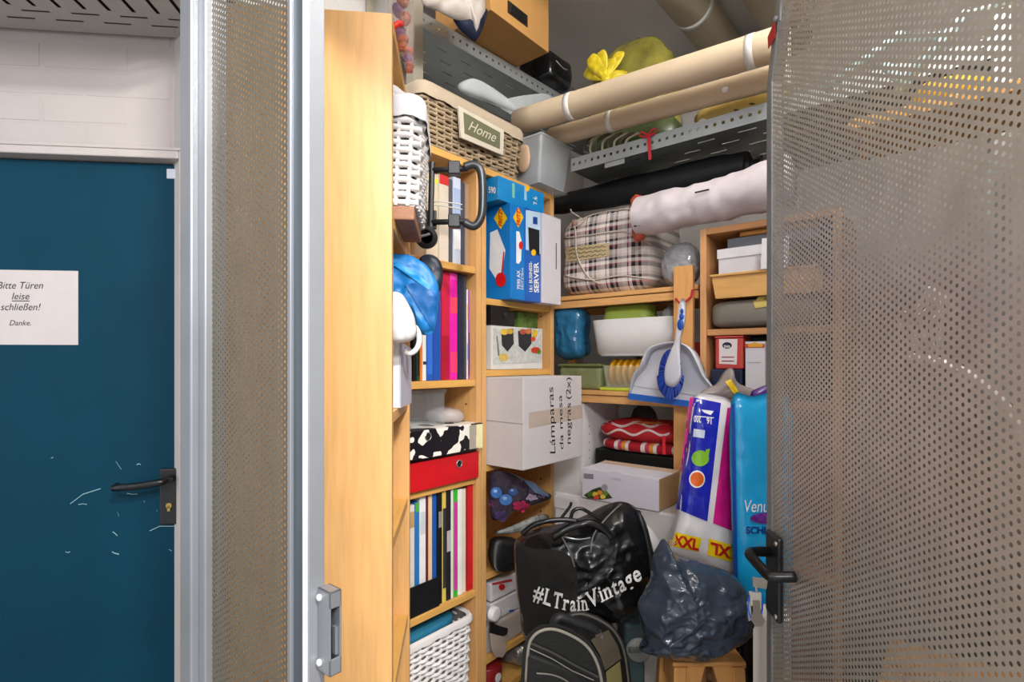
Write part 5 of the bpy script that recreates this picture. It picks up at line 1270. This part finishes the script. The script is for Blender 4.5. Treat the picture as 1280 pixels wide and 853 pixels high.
for x, y, rx_, ry_ in ((852.5, 389, 2.2, 3), (852, 396, 3, 4), (850.5, 406, 4.2, 7)):
    mk('blue_grip', blob(dp(x, y, BH-.010), rx_*.0026, .004, ry_*.0026, 14, 10), M('#1B4FB0', .4), parent=br2, smooth=True)
BRS = []
c0 = dp(839, 468, BH+.006)
for k in range(150):
    a = 2*math.pi*k/150; e = dp(838+17*math.cos(a)*(1-.12*(math.sin(a) < 0)), 471+(28*math.sin(a) if math.sin(a) > 0 else 34*math.sin(a)), BH+.004+random.uniform(-.01, .01))
    s = dp(839+8*math.cos(a), 466+14*math.sin(a), BH+.006)
    BRS.append(tube([s, e], [.0035, .0016], 4))
mk('bristles', join(*BRS), M('#1C3E9A', .6, var=.2), parent=br2, kind='stuff')
mk('bristle_base', pillow([dp(839+13*math.cos(t), 466+22*math.sin(t), BH+.008) for t in np.linspace(0, 6.283, 20)[:-1]], XB, .006, .012, 40, 5), M('#1C3E9A', .6), parent=br2, smooth=True)
mk('tie_cord', tube([dp(845, 374, PF-.026), dp(852, 382, BH-.004), dp(864, 371, PF-.026), dp(866, 362, PF-.026)], .0042, 6), M('#B81E2A', .6), parent=br2)

# ------------------------------------------------------------------ foreground heap
def w(px, py, d): return W0.at(px, py, y=d)
NW = (0, -1, 0)
# stool under the refuse bag
SD = 1.44
sz = w(860, 822, 1.36).z-.022
cx, cy = w(876, 822, SD).x, SD
r = T('wooden_stool', 'wooden step stool under the dark blue refuse bag', 'stool', (cx, cy, 0), W0)
STW = M('#C08A4E', .5, var=.1, vs=7, stretch=(14, 14, 1.2))
mk('seat', box(cx-.095, cx+.095, cy-.065, cy+.09, sz-.012, sz), STW, parent=r, bev=.004)
for sx, sy in ((-1, -1), (1, -1), (-1, 1), (1, 1)):
    a = Vector((cx+sx*.075, cy+.012+sy*.06, sz-.012)); b = Vector((cx+sx*.10, cy+sy*.10, 0)); e = .016
    mk('leg', ([a+Vector((-e, -e, 0)), a+Vector((e, -e, 0)), a+Vector((e, e, 0)), a+Vector((-e, e, 0)), b+Vector((-e, -e, 0)), b+Vector((e, -e, 0)), b+Vector((e, e, 0)), b+Vector((-e, e, 0))], [(0, 1, 2, 3), (4, 5, 6, 7), (0, 1, 5, 4), (1, 2, 6, 5), (2, 3, 7, 6), (3, 0, 4, 7)]), STW, parent=r, bev=.003)
for sx in (-1, 1): mk('brace', prism([(cx+sx*.075, cy-.06, sz-.012), (cx+sx*.01, cy-.06, sz-.012), (cx+sx*.045, cy-.06, sz-.14), (cx+sx*.085, cy-.06, sz-.18)], (0, .02, 0)), STW, parent=r)
mk('side_rail', box(cx-.085, cx-.07, cy-.05, cy+.07, sz-.09, sz-.012), STW, parent=r); mk('side_rail', box(cx+.07, cx+.085, cy-.05, cy+.07, sz-.09, sz-.012), STW, parent=r)
# dark blue refuse bag
gb = [(830, 674), (845, 694), (880, 704), (912, 716), (930, 735), (944, 765), (936, 792), (908, 812), (870, 824), (830, 820), (812, 816), (798, 811), (806, 802), (799, 775), (797, 755), (806, 738), (814, 722), (815, 700), (822, 682)]
GBL = M('#323C4A', .18, var=.15, vs=14, coat=.2, bump=1.0, bs=32, ridged=True)
g = pillow([w(x, y, 1.36) for x, y in gb], NW, .08, .05, 170, 46, pw=.55, amp=.014, scl=15, seed=11, ridge=.65, edge=.15, fine=(.0032, 42))
r = mk('refuse_bag', g, GBL, fr=W0, smooth=True, label='dark blue plastic refuse bag heaped on the wooden stool', cat='refuse bag', base=w(868, 822, 1.36))
# toilet paper pack
tpo = [(868, 494), (890, 494), (912, 500), (916, 520), (917, 600), (918, 680), (916, 716), (900, 716), (868, 704), (836, 692), (838, 672), (846, 640), (849, 600), (857, 560), (860, 520)]
g = pillow([w(x, y, 1.56) for x, y in tpo], (-.1, -1, 0), .05, .045, 96, 18, pw=.45, ex=4, amp=.005, scl=18, seed=3, ridge=.4)
r = T('toilet_paper_pack', 'plastic pack of toilet paper with blue and magenta print and XXL labels', 'toilet paper', w(875, 715, 1.56), W0)
mk('wrap', g, M('#D9D5D6', .22, coat=.4, var=.03, bump=.4, bs=14, ridged=True), parent=r, smooth=True); tr_ = bvh(g)
P_ = dict(y=1.56); NN = (-.1, -1, 0)
mk('blue_print', patch([(867, 497), (901, 504), (884, 652), (845, 636)], W0, P_, NN, .0018, tr_, 12, 26), M('#1622A8', .22, coat=.4, var=.08), parent=r)
mk('magenta_print', patch([(909, 510), (914, 510), (915, 664), (891, 654)], W0, P_, NN, .0018, tr_, 8, 26), M('#C8187C', .22, coat=.4, var=.08), parent=r)
mk('pink_edge', patch([(862, 497), (867, 497), (852, 590), (850, 590)], W0, P_, NN, .0014, tr_, 3, 16), M('#D03A8C', .22), parent=r)
for q_ in ([(839, 664), (877, 673), (873, 690), (836, 682)], [(886, 673), (917, 682), (915, 703), (884, 694)]):
    mk('yellow_label', patch(q_, W0, P_, NN, .0022, tr_, 8, 5), M('#F0CE18', .3), parent=r)
REDT = M('#C41A1E', .35)
mk('lettering', write('XXL', (839.5, 680.5), (873, 688), (1.5, -13.5), W0, P_, NN, .0036, tr_, bold=.04), REDT, parent=r)
mk('lettering', write('XXL', (928, 688), (888, 678), (-1, 14), W0, P_, NN, .0036, tr_, bold=.04), REDT, parent=r)
mk('green_badge', disc(875, 573, 11, 10, W0, P_, NN, .003, tr_), M('#7DB52C', .3), parent=r)
mk('badge_tail', patch([(882, 562), (887, 561), (885, 572), (880, 570)], W0, P_, NN, .0032, tr_, 3, 3), M('#7DB52C', .3), parent=r)
mk('white_rim', disc(871, 599, 10, 11, W0, P_, NN, .0026, tr_), WHITE, parent=r)
mk('orange_badge', disc(871, 599, 8.5, 9, W0, P_, NN, .0036, tr_), M('#E0631C', .3), parent=r)
mk('white_label', patch([(867, 536), (881, 538), (880, 548), (866, 546)], W0, P_, NN, .0026, tr_, 4, 3), M('#C9D2E0', .4), parent=r)
mk('lettering', write('200', (876, 521), (867, 520), (0, 8), W0, P_, NN, .003, tr_, bold=.02), WHITE, parent=r)
mk('lettering', write('16', (889, 523), (883, 522), (0, 8), W0, P_, NN, .003, tr_, bold=.02), WHITE, parent=r)
mk('print_rule', patch([(868, 519.5), (892, 522), (892, 523), (868, 520.5)], W0, P_, NN, .003, tr_, 4, 1), WHITE, parent=r)
mk('bird_picture', patch([(876, 512), (892, 514), (888, 519), (880, 516)], W0, P_, NN, .003, tr_, 4, 3), WHITE, parent=r)
mk('lettering', write('Danke', (871, 640), (884, 643), (0, -4), W0, P_, NN, .003, tr_), WHITE, parent=r) if False else None
# torn wrap of the pack top with yellow sticker
tw = [(872, 496), (885, 485), (895, 480), (905, 465), (915, 460), (922, 478), (940, 486), (948, 492), (940, 498), (905, 500)]
g = pillow([w(x, y, 1.65) for x, y in tw], NW, .022, .012, 70, 10, amp=.006, scl=26, seed=5, ridge=.6)
r = T('plastic_wrap', 'crumpled clear plastic wrap with yellow sticker behind the paper pack', 'plastic wrap', w(905, 500, 1.65), W0)
mk('film', g, M('#B4A6A0', .12, alpha=.55, var=.1, bump=.9, bs=30, ridged=True), parent=r, smooth=True)
mk('yellow_sticker', patch([(906, 477), (913, 474), (923, 490), (917, 493)], W0, dict(y=1.65), NW, .003, bvh(g), 4, 6), M('#EFC81E', .4), parent=r)
# blue pouch pack
vo = [(914, 502), (940, 496), (985, 494), (990, 560), (990, 700), (985, 790), (958, 788), (938, 772), (920, 740), (914, 640)]
g = pillow([w(x, y, 1.46) for x, y in vo], NW, .03, .03, 96, 16, pw=.5, ex=4, amp=.005, scl=14, seed=9, ridge=.5)
r = T('wipes_pack', 'bright blue plastic pack with white lettering beside the mesh door edge', 'pack', w(950, 786, 1.46), W0)
mk('film', g, M('#16A0DA', .2, coat=.5, var=.08, bump=.4, bs=14, ridged=True), parent=r, smooth=True); tr_ = bvh(g); P_ = dict(y=1.46)
mk('dark_edge', patch([(914, 505), (918, 505), (922, 735), (917, 730)], W0, P_, NW, .002, tr_, 3, 20), M('#1450B0', .25), parent=r)
mk('lettering', write('Venus', (930, 640), (966, 640), (0, -16), W0, P_, NW, .003, tr_, shear=.15), WHITE, parent=r)
mk('flower_picture', disc(958, 648, 21, 7, W0, P_, NW, .0024, tr_), M('#6A2A8C', .4, var=.4, vs=80), parent=r)
mk('lettering', write('SCHLEI', (932, 667), (968, 667), (0, -9), W0, P_, NW, .003, tr_, bold=.03), M('#14206E', .4), parent=r)
mk('lettering', write('ultra', (953, 625), (968, 625), (0, -4), W0, P_, NW, .003, tr_), WHITE, parent=r) if False else None
po = [(938, 492), (946, 486), (958, 482), (972, 486), (975, 500), (945, 505)]
mk('purple_pouch', pillow([w(x, y, 1.54) for x, y in po], NW, .015, .02, 40, 6, amp=.004, scl=30, seed=2), M('#5A2E86', .3, var=.2), fr=W0, smooth=True, label='purple plastic pouch behind the bright blue pack', cat='pouch', base=w(955, 503, 1.54))

# ------------------------------------------------------------------ suitcase
d0 = 1.27
zf = 452+1.37*670/d0
so = [(656, zf-6), (657, 853), (660, 812), (665, 797), (676, 788), (692, 786), (712, 793), (732, 806), (745, 826), (752, 853), (757, 900), (760, zf-6)]
front = [w(x, y, d0) for x, y in so]; ext = Vector((.085, .14, -.035))
r = T('suitcase', 'black trolley suitcase with grey piping and khaki side panel', 'suitcase', w(705, zf, d0), W0)
BS = M('#0D0E0D', .55, var=.15, bump=.15, bs=120)
mk('shell', prism(front, ext), BS, parent=r, bev=.012, seg=3)
arc = smoothpts(front[1:-1], 4, False)
mk('piping', tube([p+Vector((0, -.004, 0)) for p in arc], .0038, 8), M('#8C877C', .6), parent=r, smooth=True)
mk('piping', tube([p+ext*.98+Vector((.004, 0, .003)) for p in arc], .0032, 8), M('#5A564E', .6), parent=r, smooth=True)
def strip(pts, wd, off=.003, d=d0):
    V, F = [], []
    for x, y in pts: V += [w(x, y-wd, d)+Vector((0, -off, 0)), w(x, y+wd, d)+Vector((0, -off, 0))]
    for k in range(len(pts)-1): F.append((2*k, 2*k+1, 2*k+3, 2*k+2))
    return V, F
mk('zip', strip([(662, 803), (690, 815), (720, 832), (748, 846)], 1.6), M('#3C3A38', .5), parent=r)
mk('zip', strip([(662, 810), (690, 823), (715, 838), (742, 850)], .8), M('#8A857C', .5), parent=r)
mk('front_pocket', prism([w(x, y, d0) for x, y in ((664, 822), (690, 832), (715, 843), (740, 862), (745, 920), (745, 1050), (664, 1050))], (0, -.018, 0)), BS, parent=r, bev=.008, seg=3)
mk('pocket_piping', tube(smoothpts([w(x, y, d0)+Vector((0, -.02, 0)) for x, y in ((670, 836), (690, 838), (708, 846), (720, 860))], 4, False), .002, 6), M('#6A665E', .6), parent=r)
sp_ = [w(x, y, d0) for x, y in ((751, 845), (757, 900), (760, 1060))]
mk('khaki_panel', ([p+ext*t+Vector((.0045, 0, .003)) for p in sp_ for t in (.12, .72)], [(0, 1, 3, 2), (2, 3, 5, 4)]), M('#8E8656', .7, var=.06), parent=r)
mk('olive_panel', ([w(x, y, d0)+ext*t+Vector((.004, -.0, .005)) for x, y in ((733, 805), (745, 825), (751, 844)) for t in (.1, .8)], [(0, 1, 3, 2), (2, 3, 5, 4)]), M('#5C5444', .7), parent=r)
hd = [w(692, 781, 1.33), w(700, 772, 1.33), w(722, 780, 1.34), w(742, 788, 1.35), w(750, 800, 1.36)]
mk('handle', tube(smoothpts(hd, 4, False), .012, 10), M('#262628', .5), parent=r, smooth=True)
mk('handle_mount', xf(box(-.022, .016, -.02, .02, -.012, .012), Matrix.Translation(w(745, 797, 1.35))), M('#5E5A58', .5), parent=r, bev=.004)
for sx in (665, 752): mk('wheel', lathe([(.02, -.012), (.028, -.01), (.028, .01), (.02, .012)], w(sx, zf, d0)+Vector((0, .1, .028)), 16, 'X'), BLK, parent=r)
# teal hard case
tc0 = w(786, 0, 1.52).x; tcz = w(800, 783, 1.50).z
r = T('cool_box', 'dark teal cool box with round grey hinge beside the suitcase', 'cool box', (tc0+.05, 1.62, 0), W0)
TL = M('#34484C', .45, var=.08)
mk('body', box(tc0-.01, tc0+.047, 1.52, 1.65, 0, tcz-.07), TL, parent=r, bev=.01, seg=3)
mk('lid', box(tc0-.014, tc0+.05, 1.515, 1.655, tcz-.068, tcz), TL, parent=r, bev=.012, seg=3)
hc_ = w(799, 815, 1.505)
hg = mk('hinge_disc', lathe([(.034, 0), (.034, -.008), (.028, -.012)], (hc_.x, 1.518, hc_.z), 30, 'Y'), M('#8C8E88', .5), parent=r, smooth=True)
mk('latch', box(hc_.x-.03, hc_.x+.01, 1.500, 1.507, hc_.z-.002, hc_.z+.014), M('#6E7070', .3, .6), parent=hg, bev=.003)

# ------------------------------------------------------------------ black tote bag
to = [(643, 684), (652, 670), (672, 662), (700, 655), (730, 646), (757, 632), (776, 627), (793, 633), (806, 650), (815, 680), (819, 705), (815, 738), (806, 760), (780, 772), (745, 778), (715, 780), (690, 783), (668, 794), (654, 796), (650, 770), (645, 728)]
TD = 1.53
g = pillow([w(x, y, TD) for x, y in to], NW, .085, .05, 150, 40, pw=.5, ex=3, amp=.014, scl=11, seed=21, ridge=.6, edge=.1, fine=(.0045, 22))
r = T('tote_bag', 'big black leather tote bag with white curved lettering behind the suitcase', 'bag', w(735, 780, TD), W0)
LE = M('#0F1011', .24, var=.2, vs=20, bump=.8, bs=20, ridged=True)
mk('body', g, LE, parent=r, smooth=True); tr_ = bvh(g); P_ = dict(y=TD)
fl = [(646, 683), (668, 686), (700, 688), (716, 700), (722, 722), (722, 748), (716, 768), (700, 776), (680, 780), (664, 794), (655, 792), (650, 760), (646, 720)]
def drape_poly(pts, off, tree, fr=W0, plane=P_, nrm=NW, rings=9, seg=52):
    P = resample(smoothpts([Vector((*q, 0)) for q in pts], 4), seg); c = sum(P, Vector())/seg; V = []; F = []
    for k in range(rings):
        s = 1-k/rings
        for p in P: q = c+(p-c)*s; V.append(on(fr, plane, q.x, q.y, off, nrm, tree))
    V.append(on(fr, plane, c.x, c.y, off, nrm, tree))
    for k in range(rings-1):
        for i in range(seg): j = (i+1) % seg; F.append((k*seg+i, k*seg+j, (k+1)*seg+j, (k+1)*seg+i))
    for i in range(seg): F.append(((rings-1)*seg+i, (rings-1)*seg+(i+1) % seg, rings*seg))
    return V, F
mk('canvas_panel', drape_poly(fl, .003, tr_), M('#0D0C0A', .9, var=.2, bump=.2, bs=300), parent=r, smooth=True)
base_y = lambda x: np.interp(x, [664, 690, 712, 733, 745, 762, 780, 803], [746, 756, 761, 760, 753, 744, 735, 720])
v, f = serif2d('#LTrainVintage', .02); V = []
SER = []
for u, t in v:
    x = 665+137*u; sl = (base_y(x+4)-base_y(x-4))/8
    V.append(on(W0, P_, x+sl*t*20*.8, base_y(x)-t*27, .015, NW, tr_))
mk('lettering', (V, f), M('#D6D4D0', .7), parent=r)
for pts, rad in ((((690, 672), (712, 660), (735, 654), (752, 660), (765, 672)), .012), (((652, 668), (670, 655), (700, 650), (722, 652)), .007), (((712, 656), (716, 640), (726, 636), (738, 642), (752, 650)), .005), (((700, 650), (712, 634), (714, 628)), .004)):
    mk('strap', tube(smoothpts([w(x, y, TD-.075) for x, y in pts], 5, False), rad, 10), LE, parent=r, smooth=True)
for pts in (((702, 670), (712, 690), (718, 708)), ((702, 670), (722, 674), (738, 672)), ((776, 630), (760, 645), (742, 668), (738, 690))):
    mk('zip', tube([on(W0, P_, x, y, .004, NW, tr_) for x, y in smoothpts2(pts, 5)], .0022, 6), M('#A9A9AA', .3, .8) if pts[0][0] < 720 else M('#222', .4) if False else M('#A9A9AA', .3, .8), parent=r)
mk('fringe', tube([on(W0, P_, x, y, .006, NW, tr_) for x, y in smoothpts2(((797, 640), (806, 665), (812, 695), (814, 720)), 6)], .008, 8), BLK, parent=r, smooth=True)
for k in range(9):
    x, y = 798+k*1.9, 642+k*8; mk('fringe_bead', blob(on(W0, P_, x+3, y, .012, NW, tr_), .0035, .003, .004, 8, 6), M('#B9B9BA', .4), parent=r, smooth=True)

ctz = min(v_.z for v_ in g[0])-.002
carton('storage_crate', 'dark storage carton under the black tote bag behind the suitcase', 'carton', w(662, 0, 1.47).x, w(778, 0, 1.47).x, 1.47, 1.64, .001, ctz, M('#1C1B1A', .6), fr=W0)

# ------------------------------------------------------------------ right-hand bottom
bo = [(918, 800), (935, 785), (955, 780), (970, 800), (972, 900), (960, 960), (920, 960), (915, 880)]
mk('black_sack', pillow([w(x+2, y, 1.567) for x, y in bo], NW, .022, .025, 64, 12, amp=.006, scl=14, seed=6, ridge=.5), M('#0C0D0E', .2, var=.2), fr=W0, smooth=True, label='glossy black sack in the gap beside the wooden stool', cat='sack', base=w(947, 958, 1.567))
co = [(946, 788), (952, 781), (962, 780), (985, 782), (985, 1000), (946, 1000)]
r = T('canister', 'cream plastic canister standing at the foot of the mesh door', 'canister', w(965, 1000, 1.17), W0)
mk('body', prism([w(x, y, 1.17) for x, y in co], (.039, .08, 0)), M('#B9B2A8', .45, var=.04), parent=r, bev=.008, seg=3)
mk('cap', lathe([(.018, 0), (.018, .022), (.014, .025)], w(966, 781, 1.21)+Vector((.02, 0, 0))+Vector((0, 0, -.003)), 18), WHITE, parent=r, smooth=True)
mk('plank', prism([w(957, 762, 1.515), w(966, 760, 1.515), w(970, 1056, 1.515), w(959, 1056, 1.515)], (0, .015, 0)), M('#C2A884', .6), fr=W0, label='pale wooden strip leaning behind the cream canister', cat='plank')

# ------------------------------------------------------------------ what shows through the mesh door
cr_ = [K.at(1130+160*math.sin(t), 609-162*math.cos(t), y=.05) for t in np.linspace(.03, 1.35, 24)]
gr = T('garment_rail', 'curved chrome garment rail fixed to the wall behind the mesh door', 'rail', cr_[-1])
mk('bent_tube', tube(cr_+[Vector((1.498, .05, cr_[-1].z-.10))], .010, 10), M('#F0EFEC', .3, .3), parent=gr, smooth=True)
mk('wall_plate', lathe([(.03, 0), (.03, .006)], (1.492, .05, cr_[-1].z-.10), 18, 'X'), GP, parent=gr)
for k in range(5):
    p0 = K.at(1160+k*4, 358, y=.02); p1_ = K.at(1122+k*14, 398+6*(k % 2), y=.03)
    mk('string', tube(smoothpts([p0, (p0+p1_)/2+Vector((.01, 0, -.01)), p1_, K.at(1150+k*6, 440, y=.04)], 4, False), .003, 5), M('#E2DED8', .7), parent=gr, smooth=True)
def kp_(px, py, b): return K.at(px, py, y=b)
dr_ = T('drying_rack', 'pale blue folded drying rack hanging on the wall behind the mesh door', 'drying rack', kp_(1118, 118, .2))
PBM = M('#B4D2D8', .35)
for p, q in (((1030, 112), (1130, 40)), ((1118, 118), (1210, 15)), ((1125, 50), (1195, 45)), ((1105, 80), (1135, 110))):
    mk('rail', tube([kp_(*p, .2), kp_(*q, .2)], .011, 10), PBM, parent=dr_, smooth=True)
e_ = kp_(1205, 20, .2)
mk('wall_bracket', tube([e_, (1.498, .2, e_.z)], .008, 8), PBM, parent=dr_)
mk('yellow_cloth', blob(kp_(1190, 116, .2), .07, .04, .035, 24, 14, .8, .012, 18), M('#C9A22E', .8), smooth=True, label='yellow cloth on the wall shelf behind the mesh door', cat='cloth')
yk = kp_(1190, 116, .2)
mk('wall_shelf', box(yk.x-.18, 1.498, .1, .34, yk.z-.065, yk.z-.042), WOODX, bev=.002, label='wooden wall shelf carrying yellow cloth behind the mesh door', cat='shelf')
carton('cardboard_box', 'brown moving box on the floor behind the mesh door', 'carton', 1.05, 1.45, .02, .42, .001, .40, CARD, tape='#A87838')
carton('cardboard_box', 'smaller brown carton stacked on the moving box behind the mesh door', 'carton', 1.08, 1.40, .06, .38, .402, .66, M('#B98A52', .75), tape='#A87838')
